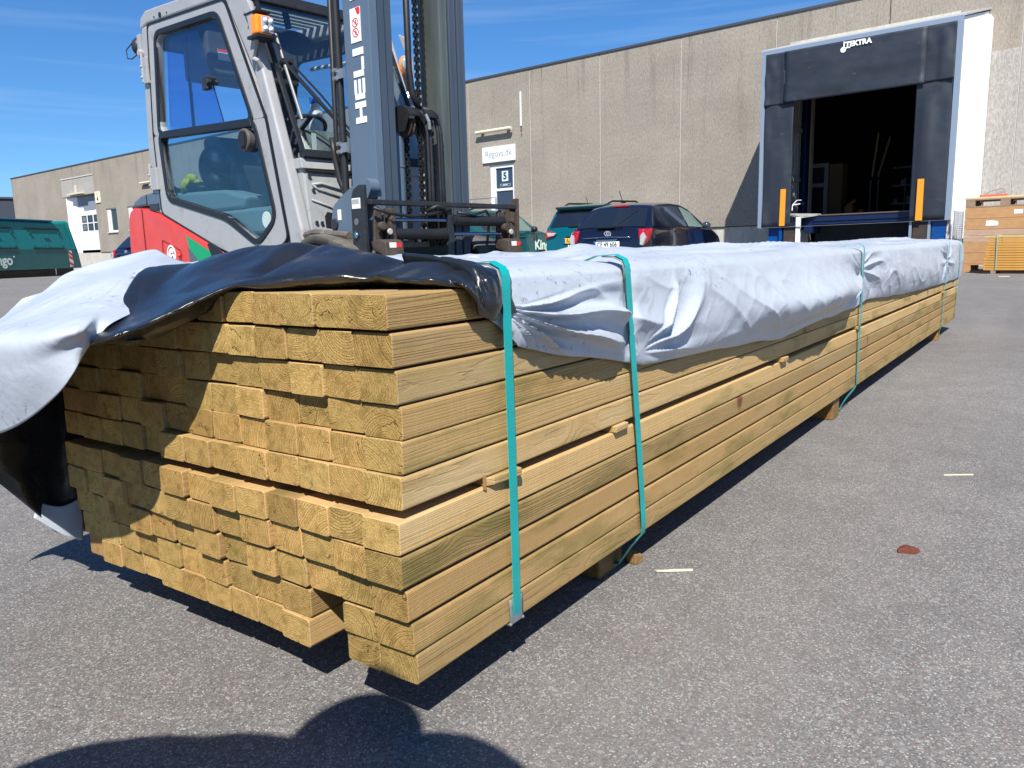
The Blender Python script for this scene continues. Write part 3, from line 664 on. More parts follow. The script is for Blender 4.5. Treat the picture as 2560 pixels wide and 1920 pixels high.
M_steel = mat("slate blue mast paint", (.095, .135, .185), .40, coat=.15, noise=.10, nscale=5, dirt=(.30, .33, .36, .8, .665), dscale=30, stretch=(1, 1, .35))
M_steelr = mat("mast paint with rust streaks", (.050, .068, .095), .45, noise=.12, nscale=6, dirt=(.33, .15, .07, .8, .66), dscale=14, stretch=(1, 1, .25))
M_grease = mat("greasy channel steel", (.115, .13, .12), .38, metal=.4, noise=.3, nscale=9, stretch=(1, 1, .15))
M_blk = mat("black machine parts", (.014, .015, .017), .5, noise=.3, nscale=20)
M_blkp = mat("worn black frame", (.022, .024, .028), .42, noise=.3, nscale=20, dirt=(.20, .19, .18, .8, .62), dscale=40)
M_rust = mat("dirty brown steel", (.060, .045, .036), .6, noise=.4, nscale=18, dirt=(.22, .085, .035, .9, .58), dscale=22, bump=.3, bscale=60)
M_chrome = mat("chromed rod", (.30, .38, .52), .14, metal=1)
M_rubber = mat("rubber", (.018, .018, .019), .75, noise=.3, nscale=30)
M_seal = mat("dark window rubber", (.010, .013, .018), .45)
M_white = mat("white lettering", (.82, .83, .83), .45, dirt=(.4, .4, .4, .4, .62), dscale=30)
M_amber = mat("amber lens", (.95, .24, .01), .12, coat=.5, emit=(1, .22, .01, .15))
M_clear = mat("clear lens", (.62, .64, .66), .06, metal=.6)
M_fend = mat("mudguard plastic", (.10, .088, .075), .65, noise=.3, nscale=12, dirt=(.2, .17, .13, .7, .5), dscale=9)
M_green = mat("green decal", (.0, .30, .12), .4)
M_glass = glass_mat("cab side glass", (.88, .93, .975), .01)
M_glassd = glass_mat("lower door glass", (.70, .81, .86), .02)
M_glassw = glass_mat("windscreen glass", (.87, .92, .93), .01)
M_int = mat("cab lining", (.035, .042, .05), .7)
M_yel = mat("yellow glove fabric", (.62, .50, .03), .85, noise=.3, nscale=30, bump=.8, bscale=45)
M_sk = mat("sticker white", (.75, .75, .74), .5, noise=.12, nscale=120, stretch=(1, 1, .3))
M_skr = mat("sticker red", (.72, .03, .03), .4)

fk = thing("forklift", "grey and red forklift truck with enclosed cab and tall dark mast behind the lath pack", "forklift", (2.2358, 2.3065, 0), rad(-97.99))

def rpoly(p, r, n=4):
    out = []; m = len(p)
    for i in range(m):
        a, b, c = Vector(p[i - 1]).to_2d(), Vector(p[i]).to_2d(), Vector(p[(i + 1) % m]).to_2d()
        u, v = (a - b), (c - b); q = min(r, u.length * .45, v.length * .45)
        s_, e_ = b + u.normalized() * q, b + v.normalized() * q
        for k in range(n + 1):
            t = k / n; out.append(tuple((s_ * (1 - t) ** 2 + b * 2 * t * (1 - t) + e_ * t * t)))
    return out
def grow(p, d):
    m = len(p); A = sum(p[i - 1][0] * p[i][1] - p[i][0] * p[i - 1][1] for i in range(m)); s_ = 1 if A > 0 else -1; out = []
    for i in range(m):
        a, b, c = Vector(p[i - 1]).to_2d(), Vector(p[i]).to_2d(), Vector(p[(i + 1) % m]).to_2d()
        e1, e2 = (b - a).normalized(), (c - b).normalized(); n1, n2 = Vector((e1.y, -e1.x)) * s_, Vector((e2.y, -e2.x)) * s_
        q = (n1 + n2).normalized(); k = d / max(.35, q.dot(n1)); out.append((b.x + q.x * k, b.y + q.y * k))
    return out

U = [(-2.196, 2.021), (-2.269, 1.413), (-1.053, 1.347), (-1.359, 1.969)]
Uo = [(-2.315, 2.112), (-2.385, 1.400), (-.892, 1.336), (-1.256, 2.040)]
Lw = [(-2.273, 1.385), (-2.233, .982), (-1.438, .823), (-1.078, .654), (-.873, .787), (-1.034, 1.318)]
Lo = [(-2.385, 1.399), (-2.366, .880), (-1.56, .622), (-1.07, .50), (-.742, .66), (-.892, 1.335)]
CW = 1.03
def door(y0, mt, side):
    d = thing("_d", None, None) if False else None
    sg = -1 if side == 0 else 1
    m = MB(); m.frame(rpoly(Uo, .05), rpoly(U, .07), 'xz', y0, y0 + .045); m.frame(rpoly(Lo, .03), rpoly(Lw, .06), 'xz', y0, y0 + .045)
    dr = m.build("door", mt, fk, bevel=.004)
    return dr
d0 = door(-.012, M_grey, 0); d0['label'] = "grey cab door with two dark-sealed windows"
for nm, poly, gm_ in (("upper_window", U, M_glass), ("lower_window", Lw, M_glassd)):
    s_ = MB().frame(rpoly(grow(poly, .034), .085), rpoly(poly, .06), 'xz', -.020, .030).build(nm, M_seal, d0, bevel=.004)
    MB().prism(rpoly(poly, .06), 'xz', .006, .010).build("pane", gm_, s_)
    s_.parent = d0
MB().prism([(-2.27, 1.413), (-2.27, 1.372), (-1.04, 1.305), (-1.053, 1.35)], 'xz', -.024, .028).build("window_bar", M_seal, d0, bevel=.004)
MB().cyl((-1.126, -.034, 1.238), (-1.126, .02, 1.238), .066, 28).build("lock_recess", mat("recess ring", (.09, .075, .07), .5), d0, bevel=.01)
MB().cyl((-1.126, -.037, 1.238), (-1.126, -.033, 1.238), .052, 28).box(-1.13, -1.09, -.045, -.036, 1.20, 1.28).build("lock", M_blk, d0)
MB().box(-1.60, -1.53, -.022, .012, 1.585, 1.66).cyl((-1.525, -.028, 1.625), (-1.525, .0, 1.625), .016, 12).build("window_latch", M_blkp, d0, bevel=.005)
sl_ = MB().prism([(-2.12, 2.0), (-2.20, 1.42), (-1.44, 1.385), (-1.68, 1.96)], 'xz', .022, .026).build("sliding_pane", glass_mat("tinted sliding pane", (.62, .72, .90), .03), d0)
MB().bar((-1.68, .02, 1.96), (-1.44, .02, 1.385), .006, .006).bar((-1.86, .03, 1.97), (-1.86, .03, 1.40), .02, .006).build("pane_edge", M_seal, sl_)
# vent print on the lower glass
MB().cyl((-.985, -.0005, .775), (-.985, .004, .775), .048, 24).build("glass_print", mat("etched print", (.42, .50, .48), .6, noise=.3, nscale=90), d0)
# far door and window, dark against the sky
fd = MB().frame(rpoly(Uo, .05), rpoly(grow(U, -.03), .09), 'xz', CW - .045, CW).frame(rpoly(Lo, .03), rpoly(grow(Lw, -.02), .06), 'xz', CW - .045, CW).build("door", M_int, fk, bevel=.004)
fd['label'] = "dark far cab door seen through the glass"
MB().prism(rpoly(grow(U, -.03), .09), 'xz', CW - .03, CW - .027).build("pane", M_glass, fd)
MB().tube([(-1.35, CW - .06, 1.86), (-1.9, CW - .06, 1.90)], .014, 8).build("grab_rail", mat("pale rail", (.45, .47, .46), .4), fd)
# pillars, roof
for y0, y1 in ((-.012, .055), (CW - .05, CW)):
    MB().prism([(-1.256, 2.045), (-1.10, 2.03), (-1.035, 1.99), (-.905, 1.649), (-.745, 1.172), (-.600, .705), (-.585, .50), (-.715, .50), (-.735, .69), (-.882, 1.336), (-.985, 1.60)], 'xz', y0, y1).build("front_pillar", M_grey, fk, bevel=.016, segs=3)
for y0, y1 in ((-.012, .06), (CW - .06, CW)):
    MB().prism([(-2.42, 2.12), (-2.475, 1.60), (-2.535, .90), (-2.372, .875), (-2.392, 1.40), (-2.322, 2.112)], 'xz', y0, y1).build("rear_pillar", M_grey, fk, bevel=.014)
rf = MB()
side_r = [(-2.44, 2.10), (-2.415, 2.175), (-2.33, 2.205), (-2.2, 2.198), (-1.25, 2.125), (-1.08, 2.085), (-1.035, 2.02), (-1.10, 2.035), (-1.252, 2.048), (-2.318, 2.120)]
for y0, y1 in ((-.016, .09), (CW - .09, CW + .004)): rf.prism(side_r, 'xz', y0, y1)
rfo = rf.build("roof", M_grey, fk, bevel=.012)
MB().prism([(-2.44, 2.10), (-2.415, 2.175), (-2.33, 2.200), (-2.02, 2.182), (-2.02, 2.150), (-2.3, 2.13)], 'xz', .092, CW - .092).build("roof_plate", M_int, rfo)
bars = MB()
for k in range(8): f_ = -1.92 + k * .088; bars.box(f_, f_ + .048, .092, CW - .092, 2.166 - k * .0066, 2.184 - k * .0066)
bars.build("roof_grille", mat("roof slats", (.34, .40, .38), .45), rfo)
MB().prism([(-1.24, 2.118), (-1.06, 2.07), (-1.02, 2.00), (-1.07, 1.985), (-1.22, 2.04)], 'xz', .056, CW - .052).build("roof_header", M_blk, rfo, bevel=.01)
MB().cyl((-2.10, -.022, 2.130), (-2.10, -.01, 2.130), .016, 14).cyl((-2.19, -.020, 2.135), (-2.19, -.01, 2.135), .006, 8).cyl((-2.0, -.020, 2.123), (-2.0, -.01, 2.123), .006, 8).build("roof_cap", M_blk, rfo)
# rear wall of the cab: frame with window
rw = MB().frame(rpoly([(.06, .92), (CW - .06, .92), (CW - .06, 2.12), (.06, 2.12)], .03), rpoly([(.10, 1.06), (CW - .10, 1.06), (CW - .10, 2.00), (.10, 2.00)], .07), 'yz', -2.47, -2.43).build("rear_wall", M_int, fk)
MB().prism(rpoly([(.10, 1.06), (CW - .10, 1.06), (CW - .10, 2.00), (.10, 2.00)], .07), 'yz', -2.455, -2.452).build("rear_window", M_glass, rw)
# heater box under the rear of the roof
hb0 = MB().box(-2.42, -2.06, .26, CW - .06, 1.80, 2.13).build("overhead_box", M_int, fk, bevel=.02)
MB().box(-2.058, -2.056, .34, .50, 1.90, 1.97).box(-2.058, -2.056, .54, .60, 1.90, 1.96).build("sticker", M_sk, hb0)
MB().box(-2.056, -2.054, .34, .50, 1.955, 1.97).build("sticker_band", M_skr, hb0)
# dark gap round the near door
gp0 = MB().frame(rpoly(grow([(-2.315, 2.112), (-2.385, 1.400), (-2.366, .880), (-1.56, .622), (-1.07, .50), (-.742, .66), (-.892, 1.335), (-1.256, 2.040)], .007), .04), rpoly(grow([(-2.315, 2.112), (-2.385, 1.400), (-2.366, .880), (-1.56, .622), (-1.07, .50), (-.742, .66), (-.892, 1.335), (-1.256, 2.040)], -.004), .04), 'xz', -.0165, -.004).build("door_seal", M_seal, d0)
# windscreen
def wsP(y, z, o_=0): f_ = -.66 - (z - 1.12) * .438; return (f_ + o_ * .92, y, z + o_ * .4)
wf = MB()
for (y0, z0, y1, z1_) in ((.056, 1.12, .076, 1.99), (CW - .075, 1.12, CW - .055, 1.99)):
    wf.add([wsP(y0, z0), wsP(y1, z0), wsP(y1, z1_), wsP(y0, z1_), wsP(y0, z0, .02), wsP(y1, z0, .02), wsP(y1, z1_, .02), wsP(y0, z1_, .02)], [(0, 3, 2, 1), (4, 5, 6, 7), (0, 1, 5, 4), (1, 2, 6, 5), (2, 3, 7, 6), (3, 0, 4, 7)])
wf.add([wsP(.056, 1.095), wsP(CW - .055, 1.095), wsP(CW - .055, 1.135), wsP(.056, 1.135), wsP(.056, 1.095, .025), wsP(CW - .055, 1.095, .025), wsP(CW - .055, 1.135, .025), wsP(.056, 1.135, .025)], [(0, 3, 2, 1), (4, 5, 6, 7), (0, 1, 5, 4), (1, 2, 6, 5), (2, 3, 7, 6), (3, 0, 4, 7)])
wfo = wf.build("windscreen", M_seal, fk)
MB().add([wsP(.07, 1.12, .008), wsP(CW - .07, 1.12, .008), wsP(CW - .07, 2.0, .008), wsP(.07, 2.0, .008), wsP(.07, 1.12, .012), wsP(CW - .07, 1.12, .012), wsP(CW - .07, 2.0, .012), wsP(.07, 2.0, .012)], [(0, 3, 2, 1), (4, 5, 6, 7), (0, 1, 5, 4), (1, 2, 6, 5), (2, 3, 7, 6), (3, 0, 4, 7)]).build("pane", M_glassw, wfo)
wp = MB()
wp.tube([wsP(.107, 1.789, .035), wsP(.097, 1.608, .045), wsP(.105, 1.297, .035)], .009, 8)
wpo = wp.build("wiper", mat("wiper metal", (.26, .25, .24), .4, metal=.5), wfo)
MB().tube([wsP(.097, 1.615, .05), wsP(.25, 1.40, .055), wsP(.42, 1.19, .045)], .011, 6).tube([wsP(.135, 1.625, .05), wsP(.27, 1.45, .055), wsP(.43, 1.23, .045)], .006, 6).cyl(wsP(.09, 1.62, .03), wsP(.09, 1.62, .06), .016, 10).cyl(wsP(.14, 1.625, .03), wsP(.14, 1.625, .06), .014, 10).build("wiper", M_blk, wfo)
# interior
it = MB().box(-2.25, -1.80, .28, .75, .85, 1.18)
it.prism([(-2.30, 1.12), (-2.18, 1.14), (-2.22, 1.42), (-2.32, 1.40)], 'xz', .30, .73)
ito = it.build("seat", M_int, fk, bevel=.03, segs=3)
MB().box(-2.40, -.98, .06, CW - .06, .70, .86).prism([(-2.38, .86), (-1.35, .86), (-1.30, .93), (-1.6, .99), (-2.38, 1.02)], 'xz', .06, .24).build("cab_floor", mat("grey floor moulding", (.30, .34, .33), .6), fk, bevel=.02)
sw = MB(); c_ = Vector((-1.36, .50, 1.36)); nn = Vector((-.45, 0, .89)).normalized(); aa = Vector((0, 1, 0)); bb_ = nn.cross(aa)
sw.tube([c_ + (aa * math.cos(t) + bb_ * math.sin(t)) * .17 for t in [2 * math.pi * k / 32 for k in range(32)]], .013, 8, closed=True)
for t in (.5, 2.6, 4.7): sw.bar(c_, c_ + (aa * math.cos(t) + bb_ * math.sin(t)) * .17, .03, .012)
sw.tube([c_, c_ + Vector((.20, 0, -.42))], .035, 10)
sw.build("steering_wheel", M_int, fk, smooth=True, auto=40)
MB().prism([(-1.16, 1.05), (-.80, .95), (-.86, 1.20), (-1.02, 1.33)], 'xz', .30, .80).build("dashboard", mat("dashboard grey", (.17, .18, .17), .6, noise=.4, nscale=14), fk, bevel=.03)
MB().box(-.845, -.843, .40, .50, 1.13, 1.19).box(-.80, -.797, .22, .25, 1.12, 1.26).build("dash_label", M_sk, fk)
MB().cyl((-1.62, .80, 1.28), (-1.62, .80, 1.55), .05, 16).cyl((-1.62, .80, 1.551), (-1.62, .80, 1.60), .035, 16).build("spray_bottle", M_sk, fk, smooth=True, auto=40)
MB().cyl((-1.62, .80, 1.60), (-1.62, .80, 1.64), .038, 16).build("bottle_cap", mat("blue cap", (.02, .12, .55), .4), fk)
kb = MB(); kb.ball((-2.00, .22, 1.17), .125, 12, (1, .8, 1.2)).ball((-1.88, .18, 1.06), .09, 10).ball((-2.08, .14, 1.03), .08, 10, (1.5, 1, .6))
kb.build("black_bag", mat("black nylon", (.010, .013, .02), .5, bump=1.0, bscale=14), fk, smooth=True)
kb = MB(); kb.ball((-2.12, .10, 1.10), .050, 10, (1.5, .6, .7)).ball((-2.20, .09, 1.075), .034, 8, (1.3, .7, .8)).ball((-2.05, .11, 1.075), .03, 8, (1.2, .7, .6))
for k in range(4): kb.tube([(-2.16 + k * .024, .08, 1.10), (-2.175 + k * .022, .06, 1.06), (-2.19 + k * .018, .06, 1.02)], .011, 6)
kb.build("yellow_glove", M_yel, fk, smooth=True)
# front cowl below the windscreen
cw = MB().prism([(-.655, 1.075), (-.60, .60), (-.60, .30), (-.75, .30), (-.75, .62), (-.72, 1.075)], 'xz', .056, CW - .056)
cwo = cw.build("front_panel", M_greyd, fk, bevel=.01)
def onc(y, z, d=0): return (-.655 + (1.075 - z) * .1158 + d, y, z)
MB().add([onc(.04, 1.097, .01), onc(CW - .04, 1.097, .01), onc(CW - .04, 1.04, .02), onc(.04, 1.04, .02), onc(.04, 1.097, -.08), onc(CW - .04, 1.097, -.08), onc(CW - .04, 1.04, -.08), onc(.04, 1.04, -.08)], [(0, 1, 2, 3), (7, 6, 5, 4), (0, 4, 5, 1), (1, 5, 6, 2), (2, 6, 7, 3), (3, 7, 4, 0)]).build("cowl_ledge", M_grey, cwo, bevel=.004)
MB().tube([onc(.075, 1.028, .008), onc(.6, 1.024, .008)], .010, 6).build("cowl_seal", M_blk, cwo)
rb = MB(); rb.tube([onc(.10, .955, .004), onc(.16, .962, .006), onc(.42, .905, .006)], .008, 6).tube([onc(.10, .955, .004), onc(.13, .93, .006), onc(.42, .855, .006)], .006, 6).tube([onc(.085, .87, .004), onc(.20, .835, .006), onc(.25, .80, .006)], .006, 6)
rb.build("pressed_rib", M_greyd, cwo, smooth=True)
bo = MB()
for (y, z) in ((.085, 1.00), (.10, .925), (.095, .745), (.13, .743), (.30, .70)): bo.cyl(onc(y, z, 0), onc(y, z, .012), .011, 6)
bo.build("bolt", mat("bright bolt", (.5, .5, .5), .3, metal=1), cwo)
arch = [(.155, .72), (.155, .78), (.175, .805), (.21, .80), (.245, .76), (.255, .735), (.20, .715)]
MB().add([onc(y, z, .0045) for y, z in arch], [tuple(range(len(arch)))]).build("opening", M_blk, cwo)
# chassis, counterweight
bd = MB().prism([(-2.95, .22), (-2.955, .66), (-2.935, .84), (-2.90, .915), (-2.83, .940), (-2.62, .925), (-2.36, .868), (-1.56, .615), (-1.20, .505), (-1.15, .22)], 'xz', -.03, CW + .03)
bdo = bd.build("rear_body", M_red, fk, bevel=.022, segs=3)
MB().box(-1.95, -1.05, -.005, CW, .15, .52).box(-1.05, -.30, .20, CW - .2, .22, .56).build("chassis", M_blk, fk)
MB().prism([(-2.88, .942), (-2.83, .985), (-2.70, 1.02), (-2.50, 1.035), (-2.36, 1.02), (-2.355, .892), (-2.62, .945)], 'xz', -.015, CW + .015).build("engine_hood", mat("slate hood", (.085, .115, .16), .4, coat=.2), fk, bevel=.015)
MB().box(-2.55, -2.40, -.020, -.012, .90, .95).box(-2.60, -2.595, -.02, -.01, .95, 1.02).build("hood_catch", M_blkp, fk)
MB().tube([(-2.66, -.0325, .925), (-2.655, -.0325, .25)], .003, 4).build("panel_seam", M_blk, bdo)
MB().frame(rpoly([(-2.37, .70), (-2.08, .62), (-2.08, .40), (-2.37, .40)], .02), rpoly([(-2.362, .692), (-2.088, .616), (-2.088, .408), (-2.362, .408)], .02), 'xz', -.0335, -.02).build("fuel_door", mat("dark red gap", (.25, .015, .012), .5), bdo)
MB().ball((-2.10, -.04, .585), .012, 8).build("fuel_door_knob", M_red, bdo)
em = MB(); ec = (-2.235, .585)
em.frame([(ec[0] + .075 * math.cos(t) * .9, ec[1] + .075 * math.sin(t)) for t in [k * math.pi / 16 for k in range(32)]], [(ec[0] + .062 * math.cos(t) * .9, ec[1] + .062 * math.sin(t)) for t in [k * math.pi / 16 for k in range(32)]], 'xz', -.0345, -.031)
em.prism([(ec[0] + a, ec[1] + b) for a, b in ((-.045, .0), (-.035, .035), (.0, .052), (.04, .035), (.03, .015), (.005, .025), (-.01, .01), (-.005, -.03), (.01, -.06), (-.02, -.058), (-.04, -.03))], 'xz', -.0345, -.031)
em.frame([(ec[0] + .018 + .028 * math.cos(t), ec[1] - .018 + .030 * math.sin(t)) for t in [k * math.pi / 8 for k in range(16)]], [(ec[0] + .018 + .016 * math.cos(t), ec[1] - .018 + .018 * math.sin(t)) for t in [k * math.pi / 8 for k in range(16)]], 'xz', -.0345, -.031)
em.build("round_emblem", M_white, bdo)
MB().prism([(-1.985, .715), (-1.60, .585), (-1.50, .40), (-1.60, .38), (-1.93, .60)], 'xz', -.0335, -.031).build("green_stripe", M_green, bdo)
MB().prism([(-1.972, .64), (-1.90, .60), (-1.62, .40), (-1.93, .40)], 'xz', -.0337, -.031).build("grey_decal", mat("grey decal", (.08, .11, .13), .5), bdo)
MB().prism([(-1.68, .655), (-1.63, .66), (-1.52, .62), (-1.44, .56), (-1.45, .50), (-1.60, .52)], 'xz', -.04, -.03).build("body_trim", M_seal, bdo, bevel=.004)
# wheels and mudguards
def wheel(x, y, r, w_):
    t = MB(); prof = [(r * .55, -w_ / 2 * .8), (r * .80, -w_ / 2), (r * .95, -w_ / 2 * .93), (r, -w_ / 2 * .7), (r, w_ / 2 * .7), (r * .95, w_ / 2 * .93), (r * .80, w_ / 2), (r * .55, w_ / 2 * .8)]
    n = 36; t.grid([[(x + q * math.cos(a), y + o_, r + q * math.sin(a)) for (q, o_) in prof] for a in [2 * math.pi * k / n for k in range(n + 1)]])
    o = t.build("wheel", M_rubber, fk, smooth=True, auto=40)
    MB().cyl((x, y - w_ * .38, r), (x, y + w_ * .38, r), r * .57, 24).cyl((x, y - w_ * .46, r), (x, y - w_ * .38, r), r * .2, 12).build("rim", M_grey, o, bevel=.01)
for y in (.06, CW - .06): wheel(-.40, y, .33, .22)
for y in (.12, CW - .12): wheel(-2.25, y, .26, .19)
for s_, y0, y1 in ((0, -.075, .20), (1, CW - .20, CW + .07)):
    Pf = []
    for k in range(18):
        a = rad(168 - k * 8.2); r_ = .435 + .01 * math.sin(k)
        c0 = (-.35 + r_ * math.cos(a) * 1.0, .235 + r_ * math.sin(a))
        Pf.append([(c0[0], y0, c0[1] - .045), (c0[0], y0, c0[1] - .006), (c0[0], y0 + .02, c0[1]), (c0[0], (y0 + y1) / 2, c0[1] + .004), (c0[0], y1, c0[1])])
    o = MB().grid(Pf).build("mudguard", M_fend, fk, smooth=True, auto=50); q = o.modifiers.new("t", 'SOLIDIFY'); q.thickness = .008
MB().tube([(-.72, .02, .66), (-.5, .01, .685), (-.20, .02, .66)], .02, 8).build("rubber_mat_edge", M_fend, fk)

# ---- mast
mast = MB(); MH = 2.72
def channel(y0, y1, f0, f1, mt, name="mast_rail", fl=.016):
    m = MB(); s_ = 1 if y1 > y0 else -1
    m.box(f0, f1, min(y0, y0 + s_ * fl), max(y0, y0 + s_ * fl), .12, MH)
    m.box(f1 - fl, f1, min(y0 + s_ * fl, y1), max(y0 + s_ * fl, y1), .12, MH)
    m.box(f0, f0 + fl, min(y0 + s_ * fl, y1), max(y0 + s_ * fl, y1), .12, MH)
    o = m.build(name, mt, fk, bevel=.003); return o
ml_ = channel(.118, .168, -.285, -.068, M_steel)
channel(.172, .220, -.275, -.078, M_steelr); channel(.224, .272, -.262, -.088, M_steelr)
channel(.765, .715, -.285, -.068, M_steelr); channel(.711, .662, -.275, -.078, M_steelr); channel(.658, .602, -.262, -.088, M_grease)
for zc in (.30, .62, 2.55): MB().box(-.30, -.262, .13, .755, zc - .05, zc + .05).build("mast_crossbar", M_steelr, fk, bevel=.005)
MB().cyl((-.345, .118, .3), (-.345, .118, 2.6), .020, 14).build("lift_cylinder", M_blk, fk, smooth=True, auto=40)
MB().cyl((-.35, .76, .3), (-.35, .76, 2.6), .030, 14).build("lift_cylinder", M_blk, fk, smooth=True, auto=40)
MB().tube([(-.42, .10, 1.18), (-.41, .10, 1.10), (-.40, .12, .96), (-.35, .13, .86), (-.30, .14, .80)], .016, 8).build("hydraulic_hose", M_blk, fk, smooth=True)
MB().tube([(-.40, .13, 2.6), (-.41, .12, 1.15), (-.38, .15, .9)], .013, 6).build("hydraulic_hose", M_blk, fk, smooth=True)
for z_ in (1.10, 1.47): MB().cyl((-.36, .092, z_), (-.33, .092, z_), .012, 8).cyl((-.36, .092, z_ + .04), (-.33, .092, z_ + .04), .012, 8).box(-.345, -.285, .096, .112, z_ - .004, z_ + .044).build("hose_clamp", mat("zinc fitting", (.45, .46, .46), .3, metal=.8), fk)
# lettering on the outer web, reading upwards
def letters(spec, x0, z0, h_, gap, depth=.117):
    m = MB(); z = z0
    for ch in spec:
        w_ = {'H': .105, 'E': .098, 'L': .092, 'I': .034}[ch]; t = .030
        def bx(a0, a1, b0, b1):          # a: along reading direction (0..w) ; b: letter height (0..1)
            m.box(x0 - b1 * h_, x0 - b0 * h_, depth - .0022, depth + .001, z + a0, z + a1)
        if ch == 'H': bx(0, t, 0, 1); bx(w_ - t, w_, 0, 1); bx(t, w_ - t, .40, .60)
        if ch == 'E': bx(0, t * .9, 0.05, .95); bx(t * .9, w_, 0, .2); bx(t * .9, w_, .40, .60); bx(t * .9, w_, .8, 1)
        if ch == 'L': bx(0, t, .05, 1); bx(t, w_, 0, .2)
        if ch == 'I': bx(0, t + .004, 0, 1)
        z += w_ + gap
    return m
letters("HELI", -.128, 1.228, .088, .012).build("mast_lettering", M_white, ml_)
MB().box(-.222, -.138, .1148, .119, 1.622, 1.786).build("warning_sticker", M_sk, ml_)
MB().prism([(-.160, 1.751), (-.139, 1.751), (-.139, 1.784), (-.176, 1.784)], 'xz', .1138, .1150).build("sticker_corner", M_skr, ml_)
rg = MB()
for zc, sg in ((1.668, 1), (1.716, -1)):
    rg.frame([(-.180 + .026 * math.cos(t), zc + .022 * math.sin(t)) for t in [k * math.pi / 12 for k in range(24)]], [(-.180 + .022 * math.cos(t), zc + .018 * math.sin(t)) for t in [k * math.pi / 12 for k in range(24)]], 'xz', .1136, .1150)
    rg.prism([(-.198, zc + .012), (-.194, zc + .016), (-.162, zc - .012), (-.166, zc - .016)], 'xz', .1138, .1150)
rg.build("prohibition_rings", M_skr, ml_)
pm = MB()
for zc in (1.668, 1.716): pm.ball((-.176, .1145, zc + .008), .004, 6, (1, .2, 1)).prism([(-.184, zc - .012), (-.178, zc + .003), (-.170, zc + .002), (-.172, zc - .014), (-.178, zc - .006)], 'xz', .1141, .1150)
pm.build("pictogram", M_blk, ml_)
MB().box(-.215, -.135, .1148, .119, 1.825, 1.96).build("model_plate", M_sk, ml_)
# centre: chains, sheaves, hoses
def chain(y, f_, z0, z1_):
    ch = MB()
    z = z0; k = 0
    while z < z1_:
        if k % 2: ch.box(f_ - .011, f_ + .011, y - .013, y - .006, z, z + .022).box(f_ - .011, f_ + .011, y + .006, y + .013, z, z + .022)
        else: ch.box(f_ - .010, f_ + .010, y - .004, y + .004, z - .002, z + .024)
        ch.cyl((f_, y - .016, z + .002), (f_, y + .016, z + .002), .005, 6)
        z += .0205; k += 1
    ch.build("lift_chain", M_blk, fk)
chain(.448, -.105, .60, 2.6); chain(.525, -.105, .60, 1.28); chain(.405, -.17, .60, 1.25)
hb = MB().tube([(-.11, .392, 2.65), (-.11, .395, 1.52), (-.11, .41, 1.40), (-.10, .44, 1.33)], .017, 10)
hb.build("hydraulic_hose", M_blk, fk, smooth=True)
for k, y in enumerate((.470, .492, .548, .566)):
    hb = MB().tube([(-.17, y - .10, 1.22), (-.16, y - .085, 1.30), (-.12, y - .05, 1.335), (-.085, y - .012, 1.30), (-.07, y, 1.20), (-.07, y + .002, .9), (-.07, y - .002, .60)], .0105, 8)
    hb.build("hydraulic_hose", M_blk, fk, smooth=True)
for y in (.375, .50):
    n = 20; sh = MB(); sh.grid([[(-.13 + q * math.cos(a), y + o_, 1.235 + q * math.sin(a)) for q, o_ in ((.02, -.014), (.062, -.014), (.062, -.010), (.05, -.006), (.05, .006), (.062, .010), (.062, .014), (.02, .014))] for a in [2 * math.pi * k / n for k in range(n + 1)]])
    sh.build("chain_sheave", M_rust, fk, smooth=True, auto=40)
gp = MB()
for y0, y1 in ((.330, .425), (.452, .535)):
    Pg = [[(-.13 + .088 * math.cos(a), y, 1.245 + .088 * math.sin(a)) for y in (y0, (y0 + y1) / 2, y1)] for a in [rad(q) for q in range(165, 10, -12)]]
    gp.grid(Pg)
    gp.prism([(-.13 + .088 * math.cos(a), 1.245 + .088 * math.sin(a)) for a in [rad(q) for q in range(165, 10, -12)]] + [(-.09, 1.20), (-.17, 1.20)], 'xz', y0, y0 + .004)
o = gp.build("sheave_guard", M_blk, fk, smooth=True, auto=40); q = o.modifiers.new("t", 'SOLIDIFY'); q.thickness = .004
MB().box(-.078, -.072, .330, .385, 1.265, 1.285).build("guard_plate", mat("bare plate", (.30, .27, .22), .5), fk)
MB().tube([(-.06, .455, 1.29), (-.045, .462, 1.255), (-.05, .470, 1.215)], .010, 8).build("sheave_link", mat("zinc fitting", (.45, .46, .46), .3, metal=.8), fk)
MB().cyl((-.19, .345, .2), (-.19, .345, 1.18), .048, 20).cyl((-.19, .345, 1.02), (-.19, .345, 1.03), .051, 20).build("centre_cylinder", M_steel, fk, smooth=True, auto=40)
MB().box(-.24, -.08, .275, .60, .55, .62).build("carriage_back", M_blk, fk)
MB().box(-.24, -.10, .275, .60, .2, .28).build("carriage_back", M_blk, fk)
